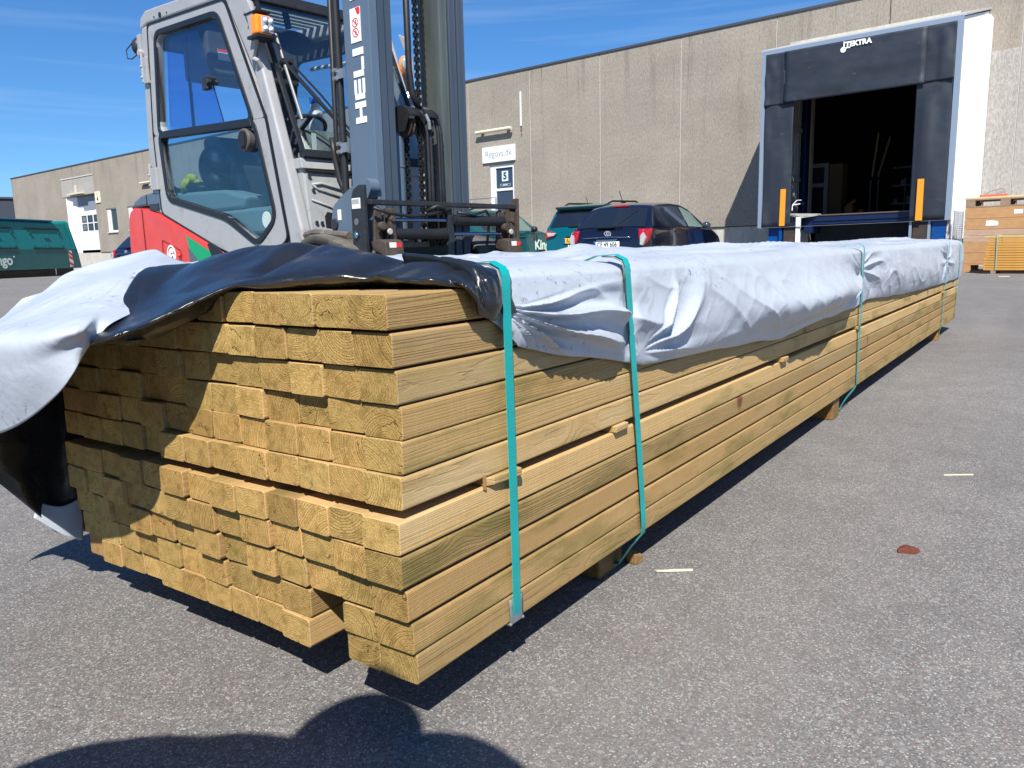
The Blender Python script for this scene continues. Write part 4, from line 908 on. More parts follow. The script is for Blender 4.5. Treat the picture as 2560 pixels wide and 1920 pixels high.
# ---- carriage with fork positioner
cg = MB().prism([(-.128, .30), (-.128, .835), (-.105, .884), (-.060, .905), (-.018, .905), (-.018, .30)], 'xz', -.012, .012)
cgo = cg.build("side_plate", M_blkp, fk, bevel=.004); cgo['label'] = "black side plate with barcode sticker"
MB().box(-.115, -.045, -.0145, -.011, .79, .842).build("sticker", M_sk, cgo)
br_ = MB()
for k in range(9): br_.box(-.110 + k * .0066, -.1075 + k * .0066, -.0152, -.0143, .812, .836)
br_.build("barcode", M_blk, cgo)
MB().cyl((-.085, -.0145, .725), (-.085, -.011, .725), .017, 18).build("plate_hole", mat("hole shade", (.12, .13, .14), .6), cgo)
MB().cyl((-.082, -.022, .660), (-.082, -.011, .660), .018, 6).cyl((-.082, -.024, .660), (-.082, -.021, .660), .009, 12).build("nut", M_chrome, cgo)
MB().prism([(-.10, .30), (-.10, .80), (-.02, .868), (.02, .868), (.02, .30)], 'xz', 1.072, 1.09).build("side_plate", M_rust, fk, bevel=.004)
MB().box(-.03, .012, .012, 1.072, .806, .832).build("top_bar", M_blkp, fk, bevel=.004)
MB().box(-.03, .012, .0, 1.08, .30, .36).box(-.05, -.02, .10, .98, .36, .54).build("lower_bar", M_rust, fk, bevel=.004)
MB().prism([(.505, .80), (.545, .80), (.560, .62), (.50, .60), (.515, .70)], 'yz', -.012, .025).build("centre_bracket", M_blkp, fk, bevel=.003)
MB().cyl((.012, .10, .733), (.012, .50, .735), .0105, 14).cyl((.012, .55, .663), (.012, .93, .663), .0105, 14).build("piston_rod", M_chrome, fk, smooth=True, auto=40)
cy = MB().cyl((.012, .09, .662), (.012, .50, .660), .0285, 18).cyl((.012, .545, .733), (.012, .955, .734), .0285, 18)
for y in (.47, .565): cy.cyl((.012, y, .661 if y < .5 else .733), (.012, y + .02, .661 if y < .5 else .733), .033, 18)
cy.build("positioner_cylinder", M_blk, fk, smooth=True, auto=40)
hz_ = MB().tube([(.03, .01, .79), (.04, .10, .762), (.04, .25, .75), (.035, .40, .765), (.03, .47, .79), (.03, .53, .79)], .0085, 8).tube([(.03, .58, .775), (.035, .70, .765), (.03, .80, .79), (.02, .84, .76), (.01, .82, .60)], .008, 8)
hz_.tube([(.0, .38, .78), (.04, .42, .805), (.04, .47, .80), (.02, .50, .77)], .012, 8)
hz_.build("carriage_hose", M_blk, fk, smooth=True)
def claw(y, flip, lab):
    o = MB().prism([(y - .045, .79), (y - .02, .80), (y + .0, .78), (y + .005, .60), (y - .01, .56), (y - .04, .56), (y - .055, .62)], 'yz', -.02, .0).prism([(y + .02, .79), (y + .05, .785), (y + .055, .60), (y + .03, .585), (y + .015, .62)], 'yz', -.015, .045).prism([(-.02, .62), (.05, .635), (.085, .62), (.10, .50), (.10, .30), (.05, .30), (.05, .56), (-.02, .58)], 'xz', y - .055, y + .06)
    o.cyl((.02, y - .03, .70), (.05, y - .03, .70), .022, 12).cyl((.02, y + .03, .735), (.055, y + .03, .735), .016, 10)
    oo = o.build("fork", M_rust, fk, bevel=.006); oo['label'] = lab
    MB().box(.0865, .0885, y - .03, y + .012, .592, .618).build("sticker", M_sk, oo)
    MB().prism([(y + .012, .594), (y + .04, .594), (y + .052, .604), (y + .04, .616), (y + .012, .616)], 'yz', .0866, .0887).build("red_arrow", M_skr, oo)
    MB().box(.0866, .0885, y - .04, y + .05, .555, .575).build("slot", M_blk, oo)
    oc = MB().cyl((.05, y + .002, .672), (.062, y + .002, .672), .016, 12).build("pin_head", mat("pale grease", (.42, .40, .36), .5), oo, bevel=.004)
claw(.085, 0, "left fork hook of the positioner"); claw(.975, 1, "rusty right fork hook of the positioner")
# mast tilt bracket
bk = MB().prism(rpoly([(-.405, .66), (-.405, .76), (-.385, .82), (-.31, .865), (-.14, .942), (-.085, .948), (-.05, .925), (-.045, .89), (-.08, .84), (-.16, .80), (-.19, .64)], .02), 'xz', .058, .085)
bk.prism(rpoly([(-.15, .935), (-.085, .948), (-.05, .925), (-.045, .89), (-.08, .84), (-.13, .83), (-.15, .86)], .02), 'xz', .085, .118)
bko = bk.build("tilt_bracket", M_steel, fk, bevel=.006)
MB().cyl((-.375, .048, .725), (-.375, .10, .725), .03, 14).build("pin", M_blkp, bko, bevel=.004)
MB().box(-.345, -.315, .055, .0585, .745, .80).build("sticker", M_sk, bko)
# lamps and brackets at the front pillars
lmb = MB().prism(rpoly([(-1.02, 1.99), (-.96, 1.99), (-.90, 1.90), (-.87, 1.76), (-.94, 1.63), (-.965, 1.70), (-.935, 1.78), (-.955, 1.87), (-1.0, 1.93)], .02), 'xz', -.045, -.022)
lmb.tube([(-.925, -.035, 1.65), (-.90, -.03, 1.64), (-.905, .0, 1.60)], .014, 8)
lmo = lmb.build("lamp_bracket", M_grey, fk, bevel=.005)
MB().box(-.915, -.80, -.075, .035, 1.742, 1.757).build("lamp_mount", M_blk, lmo)
MB().box(-.98, -.84, -.05, .04, 1.885, 1.892).build("lamp_visor", M_blk, lmo)
la = MB().box(-.885, -.815, -.070, .030, 1.760, 1.862).build("front_lamp", M_amber, lmo, bevel=.014, segs=3)
MB().box(-.835, -.806, -.040, .034, 1.766, 1.855).build("lamp_lens", M_clear, la, bevel=.010)
for yy in (-.020, .014):
    for zz in (1.79, 1.832): MB().ball((-.806, yy, zz), .013, 8).build("lamp_led", mat("lens dot", (.8, .82, .85), .1), la, smooth=True)
fb_ = MB().prism(rpoly([(-1.02, 1.99), (-.955, 1.96), (-.90, 1.88), (-.885, 1.76), (-.90, 1.62), (-.94, 1.60), (-.925, 1.75), (-.95, 1.86)], .02), 'xz', 1.07, 1.085).bar((-.94, 1.075, 1.70), (-.84, 1.04, 1.42), .05, .02).build("lamp_bracket", M_grey, fk, bevel=.004)
MB().ball((-.93, 1.045, 1.775), .052, 12, (.55, .8, 1.15)).build("front_lamp", M_amber, fb_, smooth=True)
MB().ball((-.905, 1.035, 1.775), .046, 12, (.6, .75, 1.1)).build("lamp_lens", M_clear, fb_, smooth=True)
MB().box(-.98, -.90, 1.02, 1.07, 1.60, 1.72).build("lamp_mount", M_blk, fb_, bevel=.01)
# hinges, work lamp, mirrors
for (x, z, w_, h_) in ((-2.375, 1.83, .06, .17), (-2.40, 1.115, .09, .15)):
    MB().box(x - w_ / 2, x + w_ / 2, -.034, -.010, z - h_ / 2, z + h_ / 2).cyl((x - w_ / 2 - .01, -.03, z - h_ / 2 + .01), (x - w_ / 2 - .01, -.03, z + h_ / 2 + .03), .011, 8).ball((x - w_ / 2 - .01, -.04, z + .03), .010, 6).ball((x - w_ / 2 - .01, -.04, z - .04), .010, 6).build("door_hinge", M_grey, fk, bevel=.005)
wl = MB().ball((-2.60, .06, 2.035), .072, 14, (.75, 1, .95)).build("work_lamp", M_blkp, fk, smooth=True)
MB().tube([(-2.53, .03, 2.05), (-2.46, .02, 2.03), (-2.45, .01, 1.98), (-2.47, 0, 1.95)], .018, 8).box(-2.49, -2.44, -.02, .04, 1.93, 2.08).cyl((-2.44, -.04, 1.955), (-2.44, .0, 1.955), .022, 12).build("lamp_arm", M_grey, wl, bevel=.003)
MB().tube([(-2.60, -.01, 2.05), (-2.655, -.03, 2.01), (-2.63, -.035, 1.95), (-2.56, -.035, 1.935), (-2.44, -.03, 1.955)], .004, 6).build("lamp_wire", M_blk, wl)
mir = MB().ball((-1.28, .46, 1.88), .085, 12, (.35, 1.5, .85)).tube([(-1.25, .40, 1.95), (-1.22, .36, 2.05)], .02, 6).build("cab_mirror", M_int, fk, smooth=True)
# ================================================================== WAREHOUSE
def concrete(name, c0, c1, c2, stain=.8):
    w = NT(name); ob = w.node('ShaderNodeTexCoord').outputs['Object']
    agg = w.noise(w.map(ob, (24, 24, 13)), 1., 6, .8); fine = w.noise(w.map(ob, (55, 55, 9)), 1., 4, .7)
    c = w.mix(w.rng(agg, .33, .67), c0, c1)
    c = w.mix(w.rng(fine, .42, .70, 0, .6), c, c2)
    cloud = w.noise(w.map(ob, (.5, .5, .8)), 1., 5, .6); c = w.mix(1., c, w.rng(cloud, .3, .7, .86, 1.12, False), 'MULTIPLY')
    st = w.noise(w.map(ob, (2.6, 2.6, .22)), 1., 6, .72); sp = w.node('ShaderNodeSeparateXYZ'); w.L.new(ob, sp.inputs[0])
    hgt = w.rng(sp.outputs[2], 1.5, 6.2, .15, 1., False)
    st2 = w.noise(w.map(ob, (7.5, 7.5, .30), loc=(3, 1, 7)), 1., 4, .6)
    m_ = w.math('MULTIPLY', w.rng(st, .52, .68), hgt); m2 = w.math('MULTIPLY', w.rng(st2, .63, .72), hgt)
    c = w.mix(w.math('MULTIPLY', m_, .42 * stain), c, (.055, .05, .045)); c = w.mix(w.math('MULTIPLY', m2, .65 * stain), c, (.04, .036, .034))
    wave = w.noise(w.map(ob, (34, 34, .4)), 1., 2, .5); c = w.mix(w.rng(wave, .35, .65, 0, .16), c, c0)
    w.L.new(c, w.b.inputs['Base Color']); w.b.inputs['Roughness'].default_value = .9; w.b.inputs['Specular IOR Level'].default_value = .2
    h = w.math('ADD', agg, w.math('MULTIPLY', wave, .6)); w.L.new(w.bump(h, .6, .012), w.b.inputs['Normal'])
    return w.m
M_conc = concrete("exposed aggregate wall", (.258, .226, .186), (.380, .338, .282), (.198, .170, .138))
M_concl = concrete("pale ribbed wall", (.30, .28, .25), (.47, .445, .41), (.24, .22, .20), .55)
M_plinth = mat("pale plinth concrete", (.50, .465, .40), .85, noise=.18, nscale=5, dirt=(.22, .20, .17, .6, .55), dscale=2.5, stretch=(1.5, 1.5, .5), bump=.2, bscale=40)
M_joint = mat("joint sealant", (.52, .50, .46), .8)
M_flash = mat("dark roof edge", (.06, .065, .075), .5)
M_pvc = mat("white plastic frame", (.74, .75, .76), .4, noise=.04, nscale=6)
M_dglass = mat("dark window glass", (.022, .026, .03), .06, spec=.8)
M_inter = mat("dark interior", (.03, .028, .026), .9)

WALLROT = math.atan2(-.99696, -.07794)
bld = thing("warehouse", "long warehouse with brown exposed aggregate wall panels and a white door marked 5", "building", (19.1437, -2.1147, 0), WALLROT)
T_ = .20; ZT = 6.05
openings = [(-17.32, -16.30, 1.06, 3.33), (-51.03, -47.05, 1.05, 4.33), (-45.80, -44.52, 2.14, 3.43), (-43.20, -41.95, 2.18, 3.42), (-6.93, -3.7, .05, 4.3)]
def panel(u0, u1, mt):
    m = MB(); ops = [o for o in openings if o[0] < u1 and o[1] > u0]
    cuts = sorted(set([u0, u1] + [min(max(o[k], u0), u1) for o in ops for k in (0, 1)]))
    for a, b in zip(cuts, cuts[1:]):
        if b - a < 1e-4: continue
        mid = (a + b) / 2; hit = [o for o in ops if o[0] <= mid <= o[1]]
        if hit:
            o = hit[0]
            if o[2] > 1.08: m.box(a, b, 0, T_, 1.07, o[2])
            m.box(a, b, 0, T_, o[3], ZT)
        else: m.box(a, b, 0, T_, 1.07, ZT)
    return m.build("wall_panel", mt, bld)
u = -2.7 - 2.58 * 22 + .01
edges = [-59.5] + [-2.7 + 2.58 * k for k in range(-21, 6)]
for a, b in zip(edges, edges[1:]):
    panel(a + .012, b - .012, M_conc if b <= -2.6 else M_concl)
    if b < 9: MB().box(b - .012, b + .012, .012, T_ - .02, 1.07, ZT - .01).build("joint_strip", M_joint, bld) if not any(o[0] < b < o[1] for o in openings) else None
end_u = edges[-1]
pb = MB()
cuts = [-59.48, -51.03, -47.05, -6.93, -3.7, end_u]
for a, b in ((-59.48, -51.03), (-51.03, -47.05), (-47.05, -6.93), (-3.7, end_u)): pb.box(a, b, .05, T_ + .05, 0, 1.05)
pb.build("plinth", M_plinth, bld)
MB().box(-59.5, end_u, -.03, .30, ZT + .002, ZT + .06).build("roof_edge", M_flash, bld)
MB().box(-59.5, end_u, .26, 24, ZT - .3, ZT - .02).box(-59.5, -59.3, .26, 24, 0, ZT - .3).box(end_u - .2, end_u, .26, 24, 0, ZT - .3).box(-59.5, end_u, 23.8, 24, 0, ZT - .3).build("roof", M_flash, bld)
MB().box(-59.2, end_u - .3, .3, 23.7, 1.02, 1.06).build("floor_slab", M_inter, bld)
# door 5
d5 = MB().frame([(-17.32, 1.06), (-16.30, 1.06), (-16.30, 3.33), (-17.32, 3.33)], [(-17.10, 1.12), (-16.38, 1.12), (-16.38, 3.22), (-17.10, 3.22)], 'xz', .04, .12).box(-17.10, -16.38, .05, .11, 2.50, 2.58).build("door", M_pvc, bld, bevel=.006)
MB().box(-17.10, -16.38, .08, .09, 2.58, 3.22).box(-17.10, -16.38, .08, .09, 1.30, 2.50).build("door_glass", mat("blue grey door glass", (.035, .05, .08), .12, spec=.7), d5)
MB().box(-17.10, -16.38, .06, .10, 1.12, 1.30).build("kick_panel", M_pvc, d5)
MB().box(-16.86, -16.60, .070, .079, 2.80, 3.12).build("number_plate", mat("pale blue plate", (.60, .70, .78), .5), d5)
M_ink = mat("dark blue print", (.02, .035, .06), .5)
text_mesh("door_number", "5", .30, M_ink, d5, (-16.73, .068, 2.955), (rad(90), 0, 0), .001, .012)
MB().frame([(-16.95, 2.65), (-16.51, 2.65), (-16.51, 2.72), (-16.95, 2.72)], [(-16.94, 2.66), (-16.52, 2.66), (-16.52, 2.71), (-16.94, 2.71)], 'xz', .074, .079).box(-16.83, -16.63, .074, .079, 2.67, 2.70).build("small_label", mat("label print", (.5, .52, .6), .5), d5)
MB().box(-16.42, -16.39, .0, .04, 2.05, 2.12).build("door_handle", M_blk, d5)
# landing with handrail in front of door 5
lg = thing("landing", "grey steel landing and handrail in front of the door marked 5", "landing", (19.1437, -2.1147, 0), WALLROT)
MB().box(-19.4, -16.0, -1.25, -.02, .96, 1.04).box(-19.4, -19.3, -1.2, -.05, 0, .96).box(-16.2, -16.1, -1.2, -.05, 0, .96).build("deck", mat("galvanised deck", (.30, .31, .32), .5, metal=.5), lg)
rl = MB().tube([(-19.4, -1.2, 2.03), (-17.75, -1.2, 2.03), (-17.45, -1.2, 2.20), (-16.35, -1.2, 2.20), (-16.05, -1.2, 2.20), (-16.05, -1.2, 1.05)], .022, 8)
for uu in (-19.3, -18.2, -17.2, -16.9): rl.tube([(uu, -1.2, 1.04), (uu, -1.2, 2.03 if uu < -17.7 else 2.19)], .018, 8)
rl.tube([(-17.80, -1.2, 1.6), (-17.45, -1.2, 2.18)], .03, 8).tube([(-19.4, -1.2, 1.55), (-16.05, -1.2, 1.55)], .014, 8)
rl.build("handrail", mat("galvanised tube", (.42, .44, .45), .4, metal=.7), lg)

def onwall(name, label, cat, group=None): return thing(name, label, cat, (19.1437, -2.1147, 0), WALLROT, group)
sg_ = onwall("name_sign", "white rectangular sign reading Regovs.dk above the numbered door", "sign")
MB().box(-17.57, -16.20, -.06, -.004, 3.41, 3.90).build("board", M_pvc, sg_, bevel=.005)
text_mesh("lettering", "Regovs.dk", .30, mat("grey lettering", (.17, .18, .20), .6), sg_, (-16.885, -.062, 3.665), (rad(90), 0, 0), .001, -.003, .92)
lm_ = onwall("tube_lamp", "long cream tube lamp on the wall above the white name sign", "lamp")
MB().tube([(-17.75, -.14, 4.385), (-16.25, -.14, 4.385)], .055, 12).build("tube", mat("cream lamp cover", (.62, .58, .44), .4), lm_, smooth=True, auto=50)
MB().box(-17.6, -17.5, -.14, -.004, 4.34, 4.40).box(-16.5, -16.4, -.14, -.004, 4.34, 4.40).build("bracket", M_flash, lm_)
lm2 = onwall("wall_lamp", "small cream lamp on the wall, half hidden behind the forklift cab", "lamp")
MB().tube([(-41.2, -.14, 4.47), (-39.9, -.14, 4.47)], .055, 12).build("tube", mat("cream lamp cover", (.62, .58, .44), .4), lm2, smooth=True, auto=50)
MB().box(-41.0, -40.3, -.10, -.004, 4.33, 4.40).build("bracket", M_flash, lm2)
pp = onwall("cable_duct", "thin white vertical cable duct on the wall right of the tube lamp", "cable duct")
MB().box(-15.965, -15.925, -.04, -.004, 4.42, 5.44).build("duct", M_pvc, pp)
MB().box(-15.96, -15.92, -.03, -.003, 4.28, 4.40).box(-15.955, -15.925, -.02, -.003, 4.12, 4.20).build("broken_end", mat("rusty stub", (.18, .10, .06), .8), pp)
# dock door 4 with its recess
d4 = MB().box(-50.05, -47.06, .25, .32, 1.22, 4.31).build("dock_door", M_pvc, bld); d4['label'] = "white sectional dock door with two rows of panes"
MB().prism([(-49.95, 4.30), (-47.07, 4.30), (-47.07, 3.72), (-47.5, 3.70), (-47.7, 3.52), (-49.2, 3.50), (-49.3, 3.72), (-49.95, 3.74)], 'xz', .23, .248).build("painted_top_shade", mat("blue grey shade", (.20, .23, .27), .6), d4)  # shade at the door top in the recess, put on as a grey sheet
for r_, zc in enumerate((3.02, 2.55)):
    for c_i in range(3):
        uc = -49.35 + c_i * .82
        q = MB().frame([(uc - .31, zc - .19), (uc + .31, zc - .19), (uc + .31, zc + .19), (uc - .31, zc + .19)], [(uc - .26, zc - .15), (uc + .26, zc - .15), (uc + .26, zc + .15), (uc - .26, zc + .15)], 'xz', .225, .249).build("window", M_seal, d4)
        MB().box(uc - .26, uc + .26, .235, .245, zc - .15, zc + .15).build("pane", mat("pane", (.03, .035, .045) if c_i else (.16, .16, .15), .15, spec=.6), q)
for zz in (3.42, 2.28, 1.80): MB().box(-50.05, -47.06, .246, .2495, zz, zz + .012).build("panel_seam", M_joint, d4)
MB().box(-51.03, -50.98, .0, .30, 1.06, 4.33).add([(-50.975, .10, 1.07), (-50.05, .24, 1.07), (-50.05, .24, 4.32), (-50.975, .10, 4.32)], [(0, 1, 2, 3)]).build("recess_jamb", M_pvc, bld)
MB().prism([(-51.0, .12), (-50.06, .26), (-51.0, .26)], 'xy', 4.322, 4.328).build("recess_head", M_flash, bld)
MB().box(-51.40, -47.0, -.03, -.003, 4.36, 5.36).build("patched_panel", M_concl, bld)
MB().box(-51.45, -46.98, -.06, -.032, 5.36, 5.42).build("drip_strip", M_joint, bld)
l4 = onwall("dock_lamp", "pale lamp with upright bracket over the far loading door", "lamp")
MB().box(-50.25, -48.25, -.22, -.04, 4.42, 4.50).box(-49.35, -49.28, -.12, -.04, 4.50, 4.95).build("lamp_body", mat("cream lamp cover", (.62, .58, .44), .4), l4)
s4 = onwall("number_sign", "cream upright sign with the number 4 beside the far loading door", "sign")
MB().box(-46.90, -46.30, -.05, -.004, 3.80, 4.42).build("board", mat("cream board", (.72, .66, .50), .6), s4)
text_mesh("lettering", "4", .36, M_blk, s4, (-46.6, -.053, 4.0), (rad(90), 0, 0), .001, .012); text_mesh("small_mark", "I", .20, M_blk, s4, (-46.6, -.053, 4.28), (rad(90), 0, 0), .001, .01)
for (u0, u1, z0, z1_) in ((-45.80, -44.52, 2.14, 3.43), (-43.20, -41.95, 2.18, 3.42)):
    q = MB().frame([(u0, z0), (u1, z0), (u1, z1_), (u0, z1_)], [(u0 + .42, z0 + .09), (u1 - .06, z0 + .09), (u1 - .06, z1_ - .05), (u0 + .42, z1_ - .05)], 'xz', .06, .14).build("window", M_pvc, bld)
    MB().box(u0 + .42, u1 - .06, .10, .11, z0 + .09, z1_ - .05).build("pane", M_dglass, q); MB().box(u0, u1, -.06, .06, z0 - .05, z0 - .003).build("sill", M_joint, q)
# light flashing strip above the dock house
MB().box(-3.235, -2.715, -.012, -.002, 1.07, 4.45).build("pale_panel", M_concl, bld)
MB().box(-7.5, -3.86, -.06, -.003, 5.30, 5.37).build("flashing_strip", M_plinth, bld)

# ---- dock house with shelter
dk = thing("dock_shelter", "loading dock with black rubber curtains, orange strips and white side wall", "loading dock", (19.1437, -2.1147, 0), WALLROT)
M_curt = mat("black rubber curtain", (.024, .030, .042), .50, noise=.12, nscale=2.2, rvar=.14, bump=.25, bscale=3., dirt=(.075, .08, .09, .7, .60), dscale=5, stretch=(1, 1, 1.6))
M_alu = mat("pale blue grey profile", (.28, .34, .42), .35, metal=.3)
M_whs = mat("white ribbed cladding", (.80, .81, .82), .45, noise=.03, nscale=4)
M_org = mat("orange marker strip", (.85, .30, .02), .5)
M_blue = mat("blue steel", (.0, .055, .24), .4, coat=.1, noise=.15, nscale=4)
M_blued = mat("dark blue steel", (.003, .012, .055), .45)
PD = 2.42
def sidewall(u0, u1, name, mt):
    m = MB().prism([(-PD + .04, .92), (-.0, .92), (-.0, 5.27), (-PD + .04, 4.68)], 'yz', u0, u1)
    return m.build(name, mt, dk)
rs = MB()
n = 28; Pz = []
ys = []
for k in range(n):
    y = -PD + .06 + (PD - .08) * k / (n - 1); ztop = 4.69 + (y + PD) / PD * .58
    for dy, du in ((0, 0), (.045, 0), (.055, .010), (.078, .010)):
        yy = y + dy
        if yy < -.01: Pz.append([(-3.335 - du, yy, .60), (-3.335 - du, yy, ztop)])
rs.grid(Pz).box(-3.40, -3.350, -PD + .05, -.01, .60, 4.66)
rs.build("side_wall", M_whs, dk)
sidewall(-7.19, -7.14, "side_wall", M_whs)
MB().prism([(-7.22, 0), (-3.30, 0), (-3.30, .05), (-7.22, .05)], 'xz', -PD, -PD + .01).build("_x", M_alu, dk) if False else None
MB().add([(-7.22, -PD, 4.70), (-3.30, -PD, 4.70), (-3.30, 0, 5.30), (-7.22, 0, 5.30), (-7.22, -PD, 4.74), (-3.30, -PD, 4.74), (-3.30, 0, 5.34), (-7.22, 0, 5.34)], [(0, 3, 2, 1), (4, 5, 6, 7), (0, 1, 5, 4), (1, 2, 6, 5), (2, 3, 7, 6), (3, 0, 4, 7)]).build("dock_roof", mat("grey roof trim", (.42, .43, .43), .5), dk)
MB().box(-3.46, -3.24, -.36, -.004, .70, 5.12).build("corner_casing", M_whs, dk, bevel=.01)
MB().box(-3.30, -3.27, -PD + .02, -PD + .10, .30, .95).build("white_post", M_whs, dk)
MB().box(-3.29, -3.22, -.5, -.46, .8, 1.2).build("white_post", M_whs, dk)
# frame
MB().frame([(-7.20, .94), (-3.33, .96), (-3.33, 4.71), (-7.20, 4.71)], [(-7.115, .935), (-3.43, .955), (-3.43, 4.62), (-7.115, 4.62)], 'xz', -PD - .03, -PD + .03).build("profile_frame", M_alu, dk, bevel=.004)
MB().box(-3.42, -3.36, -PD + .05, -.1, .7, 4.5).box(-3.345, -3.341, -PD + .02, -PD + .06, .7, 4.6).build("frame_lining", mat("brown inner frame", (.10, .075, .06), .7), dk)
def curtain(name, u0, u1, z0, z1_, y, bul, seed):
    n, m_ = 26, 26; P_ = []
    for i in range(n):
        row = []
        for j in range(m_):
            a, b = i / (n - 1), j / (m_ - 1); e = math.sin(math.pi * a) * math.sin(math.pi * b)
            row.append((lerp(u0, u1, a), y - bul * e + .018 * float(vnoise(a * 3 + seed, b * 4)), lerp(z0, z1_, b)))
        P_.append(row)
    m = MB().grid(P_); o = m.build(name, M_curt, dk, smooth=True); q = o.modifiers.new("t", 'SOLIDIFY'); q.thickness = .01
    return o
curtain("side_curtain", -7.11, -6.48, .95, 3.70, -PD - .01, .02, 1)
rc = curtain("side_curtain", -4.08, -3.43, .97, 3.70, -PD - .01, .05, 5)
curtain("header_curtain", -6.69, -3.93, 3.57, 4.62, -PD - .055, .015, 9)
curtain("header_corner", -7.115, -6.67, 3.55, 4.62, -PD - .035, .01, 3); curtain("header_corner", -3.95, -3.43, 3.59, 4.62, -PD - .035, .01, 4)
MB().prism([(-6.70, .97), (-6.58, .97), (-6.575, 1.76), (-6.69, 1.76)], 'xz', -PD - .045, -PD - .036).build("marker_strip", M_org, dk)
MB().prism([(-3.945, .97), (-3.82, .97), (-3.825, 1.77), (-3.94, 1.77)], 'xz', -PD - .075, -PD - .066).build("marker_strip", M_org, dk)
lt = text_mesh("dock_lettering", "TEKTRA", .135, M_white, dk, (-5.185, -PD - .084, 4.53), (rad(90), 0, 0), .001, .007, 1.02)
MB().cyl((-5.475, -PD - .086, 4.445), (-5.475, -PD - .080, 4.445), .055, 20).box(-5.475, -5.448, -PD - .087, -PD - .080, 4.46, 4.60).box(-5.475, -5.34, -PD - .087, -PD - .080, 4.46, 4.482).build("dock_logo", M_white, dk)
# leveller, pit, buffers
lv = MB().box(-6.38, -4.05, -2.05, -.5, 1.165, 1.19).build("leveller_plate", mat("worn lip steel", (.16, .11, .09), .5, metal=.4), dk)
MB().box(-6.30, -4.05, -2.03, -1.95, 1.05, 1.163).box(-6.22, -4.05, -2.01, -1.93, .98, 1.04).box(-6.30, -6.12, -2.05, -1.5, .80, 1.05).build("leveller_beam", M_blued, dk)
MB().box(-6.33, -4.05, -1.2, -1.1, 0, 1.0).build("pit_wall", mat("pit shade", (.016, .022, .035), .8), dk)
MB().box(-6.1, -4.1, -1.9, -1.3, 0, .45).build("pit_kerb", M_plinth, dk)
MB().box(-6.99, -6.72, -PD + .10, -PD + .2, 0, .98).box(-6.722, -6.66, -PD + .02, -PD + .3, 0, .96).build("blue_panel", M_blue, dk)
MB().box(-3.66, -3.40, -PD + .05, -PD + .15, 0, 1.0).build("blue_panel", M_blue, dk)
for (a, b) in ((-6.62, -6.37), (-4.00, -3.74)): MB().box(a, b, -PD + .02, -PD + .30, .10, .96).cyl(((a + b) / 2, -PD + .012, .60), ((a + b) / 2, -PD + .02, .60), .02, 8).build("rubber_buffer", mat("buffer rubber", (.045, .032, .026), .7, noise=.3, nscale=5), dk, bevel=.02)
MB().box(-6.35, -6.26, -PD + .0, -PD + .08, 0, 1.14).build("white_post", M_whs, dk, bevel=.008)
MB().box(-4.07, -4.02, -PD + .02, -PD + .1, 0, .98).box(-3.73, -3.68, -PD + .02, -PD + .1, 0, .98).build("grey_post", M_alu, dk)
MB().add([(-6.6, -2.2, 1.24), (-6.55, -1.2, 1.26), (-5.95, -2.0, 1.21), (-6.3, -2.3, 1.16), (-6.6, -2.2, 1.20), (-6.55, -1.2, 1.22), (-5.95, -2.0, 1.18), (-6.3, -2.3, 1.12)], [(0, 1, 2, 3), (7, 6, 5, 4), (0, 4, 5, 1), (1, 5, 6, 2), (2, 6, 7, 3), (3, 7, 4, 0)]).build("lip_flap", mat("dusty grey flap", (.26, .26, .25), .7, noise=.3, nscale=8), dk)
MB().tube([(-6.52, -2.2, 1.30), (-6.53, -2.15, 1.42), (-6.46, -2.1, 1.52), (-6.36, -2.1, 1.52)], .010, 6).tube([(-6.50, -2.2, 1.42), (-6.36, -2.15, 1.44)], .010, 6).build("cable_end", M_whs, dk)
# inside the dock house
MB().box(-7.13, -6.95, -.12, -.05, .9, 4.6).box(-6.98, -6.92, -.35, -.10, 1.2, 4.3).build("blue_column", M_blued, dk)
ribs = MB()
for k in range(12): ribs.box(-7.13, -7.105, -2.2 + k * .17, -2.13 + k * .17, 1.1, 4.5)
ribs.box(-7.10, -7.06, -2.3, -.2, 2.05, 2.16).box(-7.10, -7.06, -2.3, -.2, 3.2, 3.3).build("inner_ribs", mat("grey inner cladding", (.24, .26, .27), .6), dk)
# room behind the opening
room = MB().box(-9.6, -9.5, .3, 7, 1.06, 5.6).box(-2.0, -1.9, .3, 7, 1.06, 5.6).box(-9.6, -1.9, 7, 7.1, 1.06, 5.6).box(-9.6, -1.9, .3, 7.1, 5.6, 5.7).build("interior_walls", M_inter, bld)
wd = thing("stored_door", "white framed glazed door leaning inside the dark loading bay", "door", (19.1437, -2.1147, 0), WALLROT)
MB().frame([(-7.65, 1.08), (-6.98, 1.08), (-6.98, 2.62), (-7.65, 2.62)], [(-7.52, 1.16), (-7.08, 1.16), (-7.08, 2.52), (-7.52, 2.52)], 'xz', 1.5, 1.56).box(-7.55, -7.05, 1.505, 1.555, 2.02, 2.12).build("frame", mat("grey frame", (.22, .23, .24), .5), wd)
MB().box(-7.52, -7.08, 1.52, 1.54, 1.16, 2.52).build("pane", M_dglass, wd)
bxs = thing("board_stack", "brown upright boards stored inside the loading bay", "boards", (19.1437, -2.1147, 0), WALLROT)
MB().box(-6.95, -6.62, 1.5, 1.9, 1.08, 2.58).build("board", mat("brown board", (.12, .075, .035), .8), bxs)
MB().bar((-5.92, 1.6, 2.2), (-5.82, 1.6, 3.25), .07, .04).bar((-5.84, 1.8, 2.2), (-5.60, 1.8, 3.15), .05, .04).build("batten", mat("pale batten", (.20, .14, .08), .8), bxs)
oc_ = thing("orange_crate", "orange machine part standing on the dark loading bay floor", "machine", (19.1437, -2.1147, 0), WALLROT)
